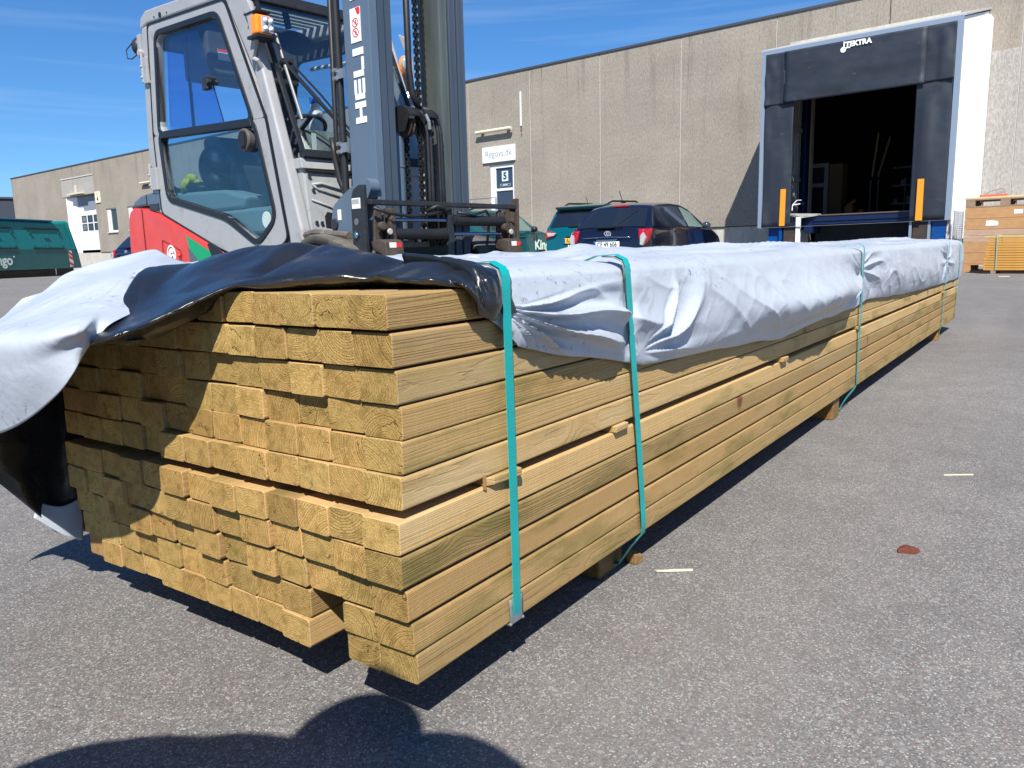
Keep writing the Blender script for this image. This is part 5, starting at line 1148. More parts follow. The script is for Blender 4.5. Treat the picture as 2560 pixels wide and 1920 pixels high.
MB().box(-6.45, -6.25, 1.2, 1.5, 1.08, 1.5).bar((-6.40, 1.3, 1.5), (-6.2, 1.3, 1.62), .08, .08).cyl((-6.1, 1.4, 1.08), (-6.1, 1.4, 1.4), .08, 10).build("body", mat("dull orange", (.28, .09, .02), .6), oc_, bevel=.02)
rk = thing("rack", "dark storage rack with steel rods deep inside the loading bay", "rack", (19.1437, -2.1147, 0), WALLROT)
rkm = MB()
for uu in (-5.9, -5.72, -5.1, -4.6): rkm.cyl((uu, 1.4, 1.08), (uu, 1.4, 2.1), .018, 8)
for zz in (1.5, 1.95, 2.4): rkm.box(-5.6, -4.2, 2.2, 2.9, zz, zz + .04)
for k in range(9): rkm.box(-5.55 + k * .15, -5.46 + k * .15, 2.2, 2.6, 1.54 + .45 * (k % 2), 1.54 + .45 * (k % 2) + .1 + .03 * (k % 3))
rkm.build("rack_frame", mat("dull steel", (.08, .075, .07), .5), rk)

# dark building in the distance, far left
fb = thing("far_hall", "dark slate coloured hall in the distance beyond the left warehouse corner", "building", (45.6, 102.2, 0), rad(157.8))
MB().box(0, 46, -14, 0, 0, 8.15).build("wall", mat("dark cladding", (.035, .042, .06), .6, noise=.1, nscale=.4), fb)
MB().box(-.2, 46.2, -14.2, .2, 8.15, 8.35).build("roof", M_flash, fb)
# ================================================================== CARS
def paint(name, c, flake=.1):
    return mat(name, c, .22, coat=.9, spec=.6, metal=.25, noise=.04, nscale=3)
M_tyre = M_rubber
M_carglass = mat("car glass", (.010, .014, .022), .03, spec=.9, coat=.6)
M_tail = mat("red tail lamp", (.36, .004, .012), .10, coat=.8)
M_lampw = mat("clear lamp glass", (.62, .60, .60), .08, metal=.5, coat=.6)
M_plate_w = mat("white number plate", (.72, .73, .72), .4)
M_plate_y = mat("yellow number plate", (.85, .52, .0), .4)
M_eu = mat("blue plate band", (.01, .06, .4), .4)
M_trim = mat("black car trim", (.012, .012, .013), .45)
M_seatc = mat("car seat cloth", (.10, .10, .10), .9)
M_cglass = glass_mat("clear car glass", (.62, .80, .72), .3)

def make_car(name, label, cat, loc, rz, Lc, Wc, Hc, zb, prof, pm, style, wins, group=None):
    c = thing(name, label, cat, loc, rz, group)
    px_, pz_ = [p[0] for p in prof], [p[1] for p in prof]
    def zt(x): return float(np.interp(x, px_, pz_))
    def sec(x):
        w_ = Wc / 2 * (1 - .14 * math.exp(-x / .16) - .16 * math.exp(-(Lc - x) / .22))
        z = zt(x); b = min(zb, z - .05); k = max(0, min(1, (z - b) / (Hc - zb))); wt_ = w_ * (1 - (.27 if style == 'hatch' else .23) * k)
        cr = .035 * (.5 + k * .5)
        return w_, wt_, z, b, cr
    def half(x):
        w_, wt_, z, b, cr = sec(x); s = min(.035, (z - b) * .4)
        zs = .20 + .10 * math.exp(-x / .1) + .1 * math.exp(-(Lc - x) / .2)
        pts = [(0, z), (wt_ * .35, z - cr * .12), (wt_ * .7, z - cr * .5), (wt_ * .90, z - cr), (wt_ * .97, z - cr - s * .45), (wt_, z - cr - s * 1.2), (lerp(wt_, w_, .5), lerp(z - cr - s * 1.2, b, .5)), (w_ * .985, b + .012), (w_ * .998, b - .03), (w_ * .985, b - .06), (w_ * 1.0, max(.5, b - .25)), (w_ * .99, .42), (w_ * .965, .40), (w_ * .955, .30), (w_ * .93, zs)]
        return pts
    xs_ = sorted(set([0, .004, .012, .025, .045] + [round(v, 3) for v in list(np.linspace(.07, Lc - .08, 54))] + [Lc - .04, Lc - .015, Lc] + [q for q in px_ if 0 < q < Lc]))
    rows = []
    for x in xs_:
        h_ = half(x); rows.append([(x, -y, z) for y, z in reversed(h_)] + [(x, y, z) for y, z in h_[1:]])
    m = MB().grid(rows)
    for r_ in (rows[0], rows[-1]): m.add(r_, [tuple(range(len(r_)))])
    body = m.build("body", pm, c, smooth=True, auto=34)
    # openings for wheels: dark arches and the wheels themselves
    for x in (.62 if style == 'hatch' else .72, Lc - .72):
        for s in (-1, 1):
            w_ = sec(x)[0]
            MB().cyl((x, s * (w_ * .90), .31), (x, s * (w_ * 1.012), .31), .345, 28).build("wheel_arch", M_trim, c)
            wo = MB().cyl((x, s * (w_ - .20), .31), (x, s * (w_ * 1.02), .31), .30, 28).build("wheel", M_tyre, c, bevel=.02)
            rim = MB().cyl((x, s * (w_ * 1.015), .31), (x, s * (w_ * 1.03), .31), .20, 20)
            rim.build("rim", mat("alloy rim", (.35, .36, .37), .35, metal=.8) if 'rimM' not in globals() else rimM, wo)
    # side windows
    def sidept(x, s, side, o=.004):
        w_, wt_, z, b, cr = sec(x); zz0, zz1 = b + .014, z - cr - .045
        y = lerp(w_ * .985, wt_, s); return (x, side * (y + o), lerp(zz0, zz1, s) + o * .3)
    for side in (-1, 1):
        for (pts, clear) in wins:
            # pts: (x0 bottom, x0 top, x1 bottom, x1 top, s0, s1a, s1b)
            xb0, xt0, xb1, xt1, s0, sa, sb = pts; G_ = []
            for i in range(9):
                t = i / 8; row = []
                for j in range(7):
                    u_ = j / 6; x = lerp(lerp(xb0, xb1, t), lerp(xt0, xt1, t), u_); row.append(sidept(x, lerp(s0, lerp(sa, sb, t), u_), side))
                G_.append(row)
            o = MB().grid(G_).build("side_window", M_carglass if not clear else M_carg2, c, smooth=True)
    return c, sec, zt, sidept, body
M_carg2 = mat("reflecting car glass", (.16, .22, .19), .05, spec=.8, coat=.5)
rimM = mat("alloy rim", (.35, .36, .37), .35, metal=.8)

def rear_kit(c, sec, zt, x0, x1, wk, zc, plate, pm_plate, style):
    G_ = []
    for i in range(12):
        x = lerp(x0, x1, i / 11); w_, wt_, z, b, cr = sec(x); row = []
        for j in range(17):
            u_ = j / 16 * 2 - 1; kk = abs(u_) * wk; yy = u_ * wt_ * wk * (1 + .03 * (1 - i / 11))
            zz = z - cr * (.12 * min(1, kk / .35) if kk < .35 else .12 + (kk - .35) / .35 * .38 if kk < .7 else .5 + (kk - .7) / .2 * .5)
            row.append((x - .008, yy, zz + .006))
        G_.append(row)
    MB().grid(G_).build("rear_window", M_carglass, c, smooth=True)
    hw = .26
    pl = MB().box(-.022, -.004, -hw, hw, zc - .057, zc + .057).build("number_plate", pm_plate, c, bevel=.004)
    MB().box(-.0235, -.0225, hw - .045, hw - .002, zc - .055, zc + .055).build("plate_band", M_eu, pl)
    text_mesh("plate_characters", plate, .118, M_trim, pl, (-.0245, -.015, zc), (rad(90), 0, rad(-90)), .0008, .001, .80)
    MB().box(-.03, .02, -.20, .20, zc + .062, zc + .10).build("handle_bar", M_trim if style == 'suv' else M_chrome, c, bevel=.01)

# ---- dark hatchback
hp = [(0, .50), (.012, .60), (.03, .76), (.07, .86), (.13, .93), (.50, 1.325), (.59, 1.375), (.82, 1.415), (1.30, 1.45), (1.75, 1.435), (2.05, 1.36), (2.68, .985), (2.95, .92), (3.3, .80), (3.5, .66), (3.6, .50)]
hw_ = [((.70, .62, .96, .92, .06, .80, .92), False), ((1.0, .96, 1.62, 1.55, .04, .93, .96), False), ((1.70, 1.63, 2.50, 2.10, .04, .96, .93), True)]
M_dark = paint("midnight blue black paint", (.006, .009, .022))
def hatch(name, label, loc, rz, pm):
    c, sec, zt, sp_, body = make_car(name, label, "car", loc, rz, 3.6, 1.64, 1.45, .93, hp, pm, 'hatch', hw_, "parked cars")
    rear_kit(c, sec, zt, .15, .485, .86, .63, "CF 49 606", M_plate_w, 'hatch')
    ch_ = MB().tube([(-.012, y, .755 + .012 * math.cos(y * 3)) for y in [k * .08 - .48 for k in range(13)]], .016, 8).build("chrome_strip", M_chrome, c, smooth=True)
    MB().frame([(.066 * math.cos(t), .835 + .045 * math.sin(t)) for t in [k * math.pi / 10 for k in range(20)]], [(.055 * math.cos(t), .835 + .036 * math.sin(t)) for t in [k * math.pi / 10 for k in range(20)]], 'yz', .018, .034).frame([(.022 * math.cos(t), .835 + .040 * math.sin(t)) for t in [k * math.pi / 10 for k in range(20)]], [(.014 * math.cos(t), .835 + .030 * math.sin(t)) for t in [k * math.pi / 10 for k in range(20)]], 'yz', .018, .034).build("badge", mat("badge silver", (.62, .65, .68), .25, metal=.6), c)
    for s in (-1, 1):
        P_ = [(.47, .92), (.80, .935), (.815, .84), (.66, .60), (.50, .60), (.52, .74)]
        rows = []
        for k in range(7):
            zz = lerp(.60, .90, k / 6); yi = np.interp(zz, [.60, .74, .90], [.66, .60, .58]); 
            row = []
            for j in range(9):
                t = j / 8; xx = lerp(.0, .20 * (k / 6) ** .7 + .03, max(0, (t - .45) / .55)); w_ = sec(max(.001, xx))[0]
                yy = lerp(yi, w_, min(1, t / .5)) if t < .5 else w_ + .0
                row.append((xx - .012 + (.03 if t < .05 else 0) + max(0, (zz - .62)) * .12, s * (yy + .005), zz))
            rows.append(row)
        o = MB().grid(rows).build("tail_lamp", M_tail, c, smooth=True); q = o.modifiers.new("t", 'SOLIDIFY'); q.thickness = .02
        MB().prism([(s * .66, .61), (s * .72, .60), (s * .78, .74), (s * .72, .84), (s * .67, .78)], 'yz', -.030, .03).build("lamp_lens", M_lampw, o, bevel=.012)
    MB().box(.50, .60, -.15, .15, 1.335, 1.368).build("brake_lamp", M_tail, c, bevel=.008)
    MB().tube([(.10, .0, .945), (.09, -.12, .96), (.115, -.25, .965)], .014, 6).box(.07, .13, -.10, .26, .945, .965).tube([(.14, -.1, .97), (.42, -.42, 1.27)], .007, 5).build("rear_wiper", M_trim, c)
    MB().tube([(.56, -.02, 1.42), (.42, -.02, 1.62)], .007, 6).box(.52, .62, -.045, .005, 1.41, 1.43).build("aerial", M_trim, c)
    for s in (-1, 1):
        MB().ball((2.33, s * .90, .99), .095, 10, (.8, .9, .75)).build("wing_mirror", M_trim if s > 0 else mat("mirror shell", (.03, .04, .07), .2, coat=.8), c, smooth=True)
        for xx in (1.12, 1.98): MB().box(xx, xx + .17, s * .826 - .012, s * .826 + .012, .835, .86).build("door_handle", pm, c, bevel=.008)
        MB().tube([(1.64, s * (sec(1.64)[0] + .001), z) for z in (.30, .5, .7, .9)], .004, 4).tube([(.98, s * (sec(1.)[0] + .001), z) for z in (.62, .75, .9)], .004, 4).build("door_seam", M_trim, c)
    return c
hatch("parked_car", "very dark blue hatchback with white number plate, nearest of the parked cars", (12.58, 6.56, 0), rad(1.0), M_dark).scale = (1.15, 1.035, 1.01)
M_navy = paint("navy paint", (.006, .012, .05))

# ---- teal estate cars with lettering
sp = [(0, .55), (.012, .68), (.03, .90), (.07, 1.0), (.11, 1.04), (.36, 1.46), (.42, 1.53), (.6, 1.555), (1.2, 1.60), (1.9, 1.575), (2.25, 1.48), (2.85, 1.10), (3.1, 1.04), (3.5, .93), (3.66, .75), (3.75, .55)]
sw_ = [((.78, .62, 1.02, .94, .06, .75, .92), False), ((1.07, 1.0, 1.72, 1.64, .05, .94, .96), False), ((1.80, 1.72, 2.70, 2.28, .05, .96, .93), True)]
M_teal = paint("teal car paint", (.0, .105, .125))
M_letter = mat("pale mint lettering", (.72, .86, .76), .5)
def suv(label, loc, rz, plate, tx=2.18):
    c, sec, zt, sp_, body = make_car("parked_car", label, "car", loc, rz, 3.75, 1.66, 1.60, 1.03, sp, M_teal, 'suv', sw_, "parked cars")
    rear_kit(c, sec, zt, .125, .345, .86, .755, plate, M_plate_y, 'suv')
    MB().prism([(.20, 1.50), (.44, 1.545), (.50, 1.50), (.30, 1.43), (.22, 1.47)], 'xz', -.60, .60).build("roof_spoiler", M_teal, c, bevel=.015)
    for s in (-1, 1):
        MB().tube([(.55, s * .55, 1.54), (.75, s * .56, 1.60), (1.9, s * .57, 1.635), (2.2, s * .56, 1.54)], .022, 8).build("roof_rail", M_trim, c)
        o = MB().prism([(s * .46, .93), (s * .58, .84), (s * .73, .80), (s * .74, .95), (s * .66, .99)], 'yz', -.02, .10).build("tail_lamp", M_tail, c, bevel=.02)
        MB().prism([(s * .44, .93), (s * .50, .87), (s * .66, .85), (s * .70, .95)], 'yz', -.032, .0).build("lamp_lens", M_lampw, o, bevel=.012)
        MB().ball((2.50, s * .92, 1.10), .10, 10, (.8, .9, .75)).build("wing_mirror", M_trim, c, smooth=True)
        for xx in (1.20, 2.05): MB().box(xx, xx + .19, s * .84 - .012, s * .84 + .014, .90, .925).build("door_handle", M_teal, c, bevel=.008)
        for xx in (1.05, 1.76, 2.72): MB().tube([(xx, s * (sec(xx)[0] + .001), z) for z in (.35, .6, .98)], .005, 4).build("door_seam", M_trim, c)
        text_mesh("side_lettering", "Kingo", .34, M_letter, c, (tx, s * .845, .70), (rad(90), 0, rad(180) if s > 0 else 0), .001, .012, .95)
    text_mesh("rear_lettering", "Kingo", .155, M_white, c, (-.028, -.03, .60), (rad(90), 0, rad(-90)), .001, .006, .95)
    MB().frame([(.075 * math.cos(t), .885 + .045 * math.sin(t)) for t in [k * math.pi / 10 for k in range(20)]], [(.060 * math.cos(t), .885 + .036 * math.sin(t)) for t in [k * math.pi / 10 for k in range(20)]], 'yz', .0, .022).frame([(.022 * math.cos(t), .885 + .040 * math.sin(t)) for t in [k * math.pi / 10 for k in range(20)]], [(.014 * math.cos(t), .885 + .030 * math.sin(t)) for t in [k * math.pi / 10 for k in range(20)]], 'yz', .0, .022).build("badge", mat("badge silver", (.62, .65, .68), .25, metal=.6), c)
    MB().box(.08, .13, -.13, .16, 1.06, 1.085).tube([(.10, .14, 1.08), (.09, .2, 1.09)], .012, 6).build("rear_wiper", M_trim, c)
    MB().tube([(.62, -.02, 1.55), (.50, -.02, 1.72)], .006, 6).build("aerial", M_trim, c)
    MB().box(-.03, .03, -.80, .80, .40, .50).build("rear_bumper", M_trim, c, bevel=.02)
    return c
suv("teal estate car with yellow number plate, standing beside the very dark hatchback", (14.38, 8.34, 0), rad(1.0), "AE 20 061")
suv("teal estate car showing its side behind the forklift carriage", (13.75, 11.78, 0), rad(-4.0), "AE 20 062", 2.98).scale = (1.06, 1, 1)
hatch("parked_car", "navy hatchback half hidden behind the red rear of the forklift", (12.55, 23.45, 0), rad(2), M_navy)

# ================================================================== WASTE CONTAINER
sk = thing("waste_container", "long teal closed waste container with pale lettering and a striped marker plate", "container", (12.298, 31.89, 0), rad(27.09))
M_skp = mat("teal container paint", (.0, .185, .195), .55, noise=.08, nscale=1.5, dirt=(.0, .09, .10, .5, .58), dscale=2)
M_skd = mat("deep teal paint with shade", (.0, .115, .12), .45, coat=.2, noise=.10, nscale=1.5)
X0, XE = -5.0, 4.55
def ringx(x, e=0): return [(x, -.0, .30), (x, .0, 1.08), (x, .14, 2.12), (x, .22, 2.2), (x, 1.9, 2.2), (x, 2.05, 2.1), (x, 2.2, 1.08), (x, 2.2, .30)]
m = MB(); R_ = [ringx(X0), ringx(3.1), ringx(XE - .05)]
R_[2] = [(XE + .0 - (p[2] - .3) * .21, p[1], p[2] + (.06 if p[2] > 2 else 0)) for p in R_[2]]
R_[1] = [(p[0] + (.35 if p[2] > 2 else 0), p[1], p[2]) for p in R_[1]]
m.grid(R_).add(R_[0], [tuple(range(8))]).add(R_[2], [tuple(range(8))])
skb = m.build("body", M_skp, sk, bevel=.03)
MB().add([(X0, -.008, .30), (XE - .02, -.008, .30), (XE - .18, -.008, 1.075), (X0, -.008, 1.075), (X0, .02, .30), (XE - .02, .02, .30), (XE - .18, .02, 1.075), (X0, .02, 1.075)], [(0, 1, 2, 3), (7, 6, 5, 4), (0, 4, 5, 1), (1, 5, 6, 2), (2, 6, 7, 3), (3, 7, 4, 0)]).build("lower_side", M_skd, sk)  # shade of the upright lower side put into a darker teal
MB().box(X0, 3.2, .06, 2.1, 2.19, 2.245).build("top_rim", mat("blue rim", (.01, .12, .22), .5), sk, bevel=.02)
for x0 in (-2.1, .0 - .9, 1.66):
    d_ = MB().add([(x0, .100, 1.86), (x0 + 1.83, .100, 1.86), (x0 + 1.88, .006, 1.16), (x0 + .22, .006, 1.16), (x0, .125, 1.86), (x0 + 1.83, .125, 1.86), (x0 + 1.88, .04, 1.16), (x0 + .22, .04, 1.16)], [(0, 1, 2, 3), (7, 6, 5, 4), (0, 4, 5, 1), (1, 5, 6, 2), (2, 6, 7, 3), (3, 7, 4, 0)]).build("side_hatch", M_skp, sk, bevel=.01)
    MB().box(x0, x0 + 1.85, .06, .10, 1.865, 1.91).box(x0 + .22, x0 + 1.90, -.03, .02, 1.10, 1.135).build("hatch_rail", M_blk, d_)
    hm = MB().box(x0 + .9, x0 + 1.2, .02, .06, 1.50, 1.535).box(x0 + 1.0, x0 + 1.04, -.03, .04, 1.10, 1.30)
    for xx in (.12, 1.72): hm.box(x0 + xx, x0 + xx + .1, .03, .07, 1.70, 1.76).box(x0 + xx + .12, x0 + xx + .2, -.02, .03, 1.2, 1.26)
    hm.build("hatch_fitting", M_skd, d_)
MB().bar((3.95, .09, 2.2), (4.2, -.01, 1.09), .05, .04).build("corner_post", M_skp, sk)
MB().box(X0, XE - .2, .25, 2.0, .12, .30).box(X0, XE - .2, .3, .5, .0, .12).box(X0, XE - .2, 1.6, 1.8, .0, .12).build("skids", M_blk, sk)
MB().box(2.96, 3.02, .02, .05, .06, .38).build("locking_bar", M_chrome, sk)
mk = MB().add([(3.82, -.014, .36), (4.06, -.014, .36), (4.0, -.014, 1.02), (3.80, -.014, 1.02)], [(0, 1, 2, 3)]).build("marker_plate", M_white, sk)
st_ = MB()
for z in (.36, .62, .88):
    st_.add([(3.82, -.017, z + .10), (4.05, -.017, z - .0), (4.04, -.017, z + .12), (3.81, -.017, z + .22)], [(0, 1, 2, 3)]) if z < .8 else st_.add([(3.81, -.017, z + .02), (4.02, -.017, z - .10), (4.01, -.017, z + .02), (3.80, -.017, z + .14)], [(0, 1, 2, 3)])
st_.build("marker_stripes", M_skr, mk)
text_mesh("container_lettering", "Kingo", .52, M_letter, sk, (.10, -.016, .66), (rad(90), 0, 0), .001, .016, 1.0)
MB().cyl((.80, -.014, .80), (.80, -.018, .80), .035, 12).build("lettering_mark", M_letter, sk)
for z in (.5, .85): MB().box(XE - .03, XE + .12, .2, .5, z, z + .12).build("end_hook", M_skd, sk)
# ================================================================== CRATES AND PACKS ON THE RIGHT
M_coll = mat("orange brown collar boards", (.42, .235, .105), .75, noise=.16, nscale=3, stretch=(2, 2, 9), dirt=(.30, .15, .07, .7, .56), dscale=4)
M_colp = mat("faded pink brown boards", (.42, .285, .20), .8, noise=.14, nscale=3, stretch=(2, 2, 9))
M_pal = mat("grey brown pallet wood", (.27, .19, .13), .85, noise=.2, nscale=4, stretch=(2, 2, 9))
M_gold = mat("golden treated boards", (.50, .255, .055), .7, noise=.18, nscale=4, stretch=(1, 2, 9))
CR = (15.607, 1.0185, 0)
def pallet(name, label, z, mt):
    p = thing(name, label, "pallet", (CR[0], CR[1], z), WALLROT, "wooden pallets")
    for y0 in (0, .35, .70):
        MB().box(0, 1.2, y0, y0 + .10, 0, .022).build("bottom_board", mt, p, bevel=.002)
        for x0 in (0, .5275, 1.055): MB().box(x0, x0 + .145, y0, y0 + .10, .0225, .10).build("block", mt, p, bevel=.003)
    for x0 in (0, .5275, 1.055): MB().box(x0, x0 + .145, 0, .8, .1005, .122).build("stringer_board", mt, p, bevel=.002)
    for k in range(5): MB().box(0, 1.2, k * .1725, k * .1725 + .11, .1225, .144).build("deck_board", mt, p, bevel=.002)
    return p
pallet("pallet", "brown pallet on the ground under the stack of wooden collars", 0, M_coll)
heights = [(.146, .190), (.337, .190), (.528, .105), (.634, .105), (.740, .19), (.931, .19)]
cl_lab = ["lowest wooden collar of the stack, resting on the ground pallet", "second wooden collar from the bottom, shadowed by the small board pack", "lower of the two narrow faded collars", "upper of the two narrow faded collars", "wide golden collar carrying a torn white paper label", "topmost wooden collar with a small white label at its right"]
for k, (z, h_) in enumerate(heights):
    c = thing("pallet_collar", cl_lab[k], "pallet collar", (CR[0], CR[1], z), WALLROT, "stacked wooden pallet collars")
    mt = M_colp if k in (2, 3) else M_coll
    MB().box(0, 1.2, 0, .022, 0, h_ - .003).build("front_board", mt, c, bevel=.003); MB().box(0, 1.2, .778, .80, 0, h_ - .003).build("back_board", mt, c, bevel=.003)
    MB().box(0, .022, .0225, .7775, 0, h_ - .003).build("end_board", mt, c, bevel=.003); MB().box(1.178, 1.2, .0225, .7775, 0, h_ - .003).build("end_board", mt, c, bevel=.003)
    if k == 4: MB().prism([(.33, .06), (.52, .06), (.52, .13), (.44, .15), (.34, .15)], 'xz', -.004, -.001).build("paper_label", M_sk, c)
    if k == 5: MB().box(.74, .87, -.004, -.001, .06, .13).build("paper_label", M_sk, c); MB().box(.77, .84, -.006, -.0045, .09, .096).build("label_print", mat("pale blue print", (.3, .4, .55), .6), c)
pallet("pallet", "grey brown pallet lying on top of the collar stack", 1.122, M_pal)
for k, (x0, x1, y0, z, lab) in enumerate(((-.02, 1.25, .02, 1.268, "pale fresh board lying along the front of the top pallet"), (.02, 1.22, .22, 1.268, "pale fresh board lying behind the front one on the top pallet"))):
    o = thing("loose_board", lab, "board", (CR[0], CR[1], z), WALLROT, "loose boards on the top pallet")
    MB().box(x0, x1, y0, y0 + .12, 0, .034).build("board", mat("pale fresh wood", (.62, .44, .24), .7, noise=.12, nscale=4, stretch=(1, 2, 9)), o, bevel=.003)
o = thing("red_rail", "red painted rail with a bent steel wire on top of the collar stack", "rail", (CR[0], CR[1], 1.303), WALLROT)
MB().box(.20, .62, .03, .08, 0, .035).build("rail", mat("faded red paint", (.62, .14, .08), .5), o, bevel=.004)
MB().tube([(.28, .06, .04), (.36, .06, .09), (.52, .06, .125), (.56, .06, .11), (.58, .06, .04)], .005, 6).tube([(.44, .06, .035), (.55, .06, .07), (.57, .06, .045)], .004, 6).build("wire", mat("dull wire", (.25, .23, .21), .5, metal=.5), o)
# small pack of golden boards standing in front
SP = (14.711, .5038, 0)
sprng = random.Random(5)
for k in range(13):
    z = .058 + k * .0408
    o = thing("thin_board", "golden thin board layer, %s from the bottom of the small strapped pack" % ordn[k] if k < 12 else "golden board layer right under the top board of the small pack", "board layer", (SP[0], SP[1], z), WALLROT, "layers of the small board pack")
    dx = -.125 + k * .004 + sprng.uniform(-.012, .012)
    for j in range(5): MB().box(dx + (j % 2) * .055 * (1 if j == 0 else .7) + sprng.uniform(0, .02), 1.5, j * .10, j * .10 + .096, 0, .034).build("board", M_gold, o, bevel=.003)
o = thing("top_board", "wide yellowish board capping the small strapped pack", "board", (SP[0], SP[1], .592), WALLROT)
MB().box(-.12, 1.5, -.01, .50, 0, .034).build("board", mat("yellow treated board", (.52, .38, .12), .7, noise=.14, nscale=4, stretch=(1, 2, 9)), o, bevel=.003)
for k, x in enumerate((0.0, 1.2)):
    o = thing("low_bearer", ["brown block under the left part of the small board pack", "brown block under the right part of the small board pack"][k], "bearer", (SP[0], SP[1], 0), WALLROT, "blocks under the small pack")
    MB().box(x, x + .075, .0, .5, 0, .056).build("block", M_pal, o, bevel=.003)
o = thing("thin_strap", "grey green strap round the small pack of golden boards", "strap", (SP[0], SP[1], 0), WALLROT)
MB().tube([(.072, -.006, .06), (.070, -.012, .3), (.062, -.014, .60), (.062, -.012, .629), (.06, .25, .630), (.06, .51, .628), (.07, .506, .06)], .009, 6).build("band", mat("grey green band", (.20, .36, .33), .5), o)
# wire cage behind the collars
o = thing("wire_cage", "galvanised wire mesh cage standing between the white wall and the collars", "cage", (CR[0] + .9, CR[1] + .10, 0), WALLROT)
m = MB()
for k in range(15): m.box(-.16 + k * .05, -.155 + k * .05, .0, .005, .1, 1.10)
for k in range(26): m.box(-.16, .55, -.004, .001, .1 + k * .04, .105 + k * .04)
for k in range(16): m.box(-.16, -.155, .0 + k * .05, .005 + k * .05, .1, 1.10)
for k in range(26): m.box(-.164, -.159, .0, .8, .1 + k * .04, .105 + k * .04)
for x in (-.16, .55):
    for y in (0, .8): m.cyl((x, y, 0), (x, y, 1.12), .012, 8)
m.build("mesh", mat("galvanised mesh", (.45, .47, .48), .4, metal=.6), o)

# ================================================================== SMALL THINGS ON THE ASPHALT
def sliver(name, label, cat, pts, z0, z1, mt, loc, rz, group=None):
    o = MB().prism(pts, 'xy', z0, z1).build(name, mt, bevel=.0008); o.location = loc; o.rotation_euler = (0, 0, rz); tag(o, label, cat, group); return o
M_sliv = mat("fresh wood sliver", (.60, .53, .41), .7)
sliver("wood_sliver", "pale wood sliver beside the near bearer of the lath pack", "wood sliver", [(0, 0), (.02, -.003), (.064, -.0045), (.066, .002), (.03, .0035), (.004, .002)], .001, .004, M_sliv, (.588, -.022, 0), rad(-52), "pale slivers on the asphalt")
sliver("wood_sliver", "pale straight wood sliver lying alone on the open asphalt at right", "wood sliver", [(0, 0), (.07, -.004), (.073, .002), (.003, .003)], .001, .004, M_sliv, (1.475, -.362, 0), rad(-54), "pale slivers on the asphalt")
sliver("wood_sliver", "small pale sliver on the asphalt in front of the small board pack", "wood sliver", [(0, 0), (.14, -.01), (.15, .02), (.01, .02)], .001, .012, M_sliv, (13.4, .30, 0), rad(-80), "pale slivers on the asphalt")
bm_ = MB(); r2 = random.Random(4); n = 9
top = [(.021 * math.cos(k * 2 * math.pi / n) * r2.uniform(.75, 1.1), .014 * math.sin(k * 2 * math.pi / n) * r2.uniform(.8, 1.15), .006 + r2.uniform(-.001, .002)) for k in range(n)]
bm_.add([(p[0] * 1.1, p[1] * 1.1, 0) for p in top] + top + [(0, 0, .009)], [(k, (k + 1) % n, (k + 1) % n + n, k + n) for k in range(n)] + [(k + n, (k + 1) % n + n, 2 * n) for k in range(n)])
o = bm_.build("bark_chip", mat("red brown chip", (.13, .035, .02), .85, noise=.3, nscale=120, bump=.5, bscale=200)); o.location = (.919, -.369, 0); o.rotation_euler = (0, 0, rad(-50)); tag(o, "red brown chip lying alone on the asphalt right of the pack", "chip")

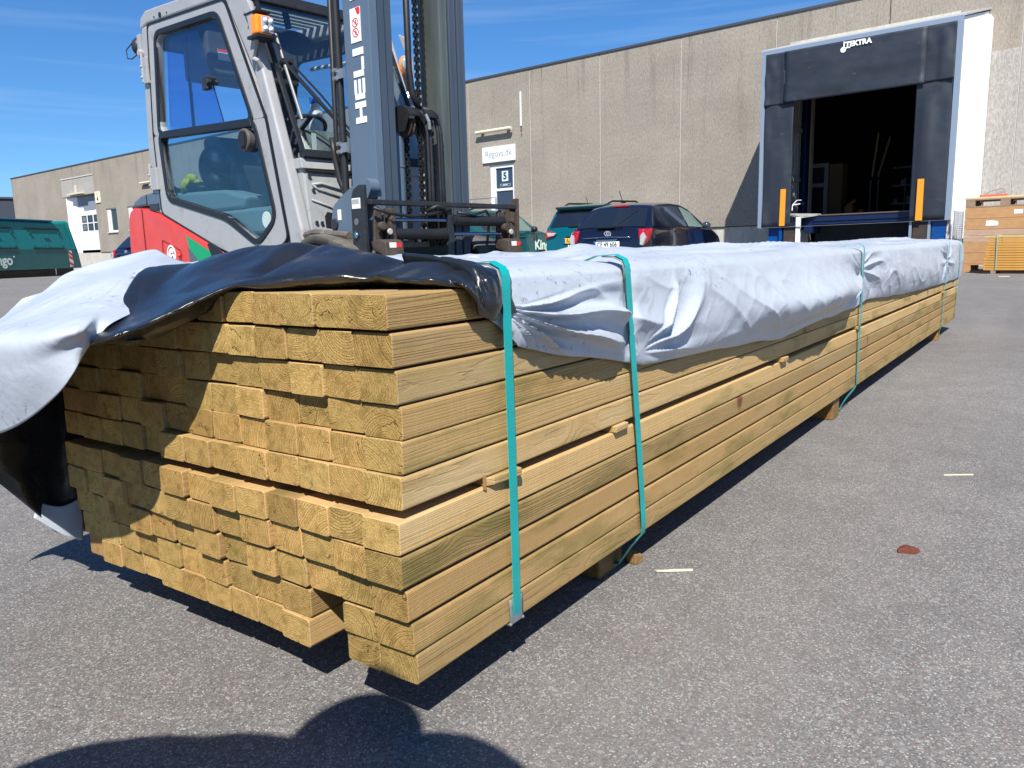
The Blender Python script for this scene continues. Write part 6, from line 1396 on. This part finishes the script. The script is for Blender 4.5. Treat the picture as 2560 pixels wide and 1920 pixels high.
# ================================================================== PHOTOGRAPHER (crouching behind the camera, seen only as the shadow)
def person():
    me = bpy.data.meshes.new("person"); 
    J = {'pel': (-1.05, -.50, .38), 'spine': (-.98, -.42, .60), 'chest': (-.84, -.32, .76), 'neck': (-.80, -.38, .87), 'head': (-.765, -.405, .965), 'crown': (-.755, -.41, 1.02),
         'shL': (-.83, -.17, .83), 'elL': (-.80, .02, .64), 'wrL': (-.76, -.22, .585), 'haL': (-.73, -.36, .56),
         'shR': (-.618, -.465, .835), 'elR': (-.67, -.70, .68), 'wrR': (-.72, -.70, .56), 'haR': (-.68, -.64, .545),
         'hiL': (-1.07, -.41, .36), 'knL': (-.86, -.10, .46), 'anL': (-1.10, -.22, .09), 'toL': (-.96, -.11, .035),
         'hiR': (-1.0, -.60, .36), 'knR': (-.84, -.92, .42), 'anR': (-1.00, -.86, .09), 'toR': (-.84, -.83, .035)}
    R_ = {'pel': .15, 'spine': .14, 'chest': .13, 'neck': .07, 'head': .085, 'crown': .06, 'shL': .085, 'elL': .058, 'wrL': .035, 'haL': .034, 'shR': .085, 'elR': .055, 'wrR': .035, 'haR': .034,
          'hiL': .11, 'knL': .075, 'anL': .05, 'toL': .04, 'hiR': .11, 'knR': .075, 'anR': .05, 'toR': .04}
    E_ = [('pel', 'spine'), ('spine', 'chest'), ('chest', 'neck'), ('neck', 'head'), ('head', 'crown'), ('chest', 'shL'), ('shL', 'elL'), ('elL', 'wrL'), ('wrL', 'haL'), ('chest', 'shR'), ('shR', 'elR'), ('elR', 'wrR'), ('wrR', 'haR'),
          ('pel', 'hiL'), ('hiL', 'knL'), ('knL', 'anL'), ('anL', 'toL'), ('pel', 'hiR'), ('hiR', 'knR'), ('knR', 'anR'), ('anR', 'toR')]
    ks = list(J); me.from_pydata([J[k] for k in ks], [(ks.index(a), ks.index(b)) for a, b in E_], [])
    o = bpy.data.objects.new("person", me); COL.objects.link(o)
    s_ = o.modifiers.new("skin", 'SKIN'); s_.use_smooth_shade = True
    for i, k in enumerate(ks):
        me.skin_vertices[0].data[i].radius = (R_[k], R_[k]); me.skin_vertices[0].data[i].use_root = (k == 'pel')
    q = o.modifiers.new("sub", 'SUBSURF'); q.levels = 2; q.render_levels = 2
    me.materials.append(mat("dark clothing", (.03, .035, .05), .85))
    return o
po = person(); tag(po, "person in dark clothes crouching behind the viewpoint, whose shadow falls on the asphalt", "person")
hr = MB().ball((-.763, -.41, .985), .086, 14, (1, .9, 1.0)).build("hair", mat("dark hair", (.03, .02, .015), .8), po, smooth=True)
ph_ = MB().box(-.012, .012, -.082, .082, -.04, .04).build("phone", M_blk, bevel=.004); ph_.location = (-.69, -.63, .555); ph_.rotation_euler = (0, 0, rad(35.5)); tag(ph_, "black phone held low by the crouching person", "phone")
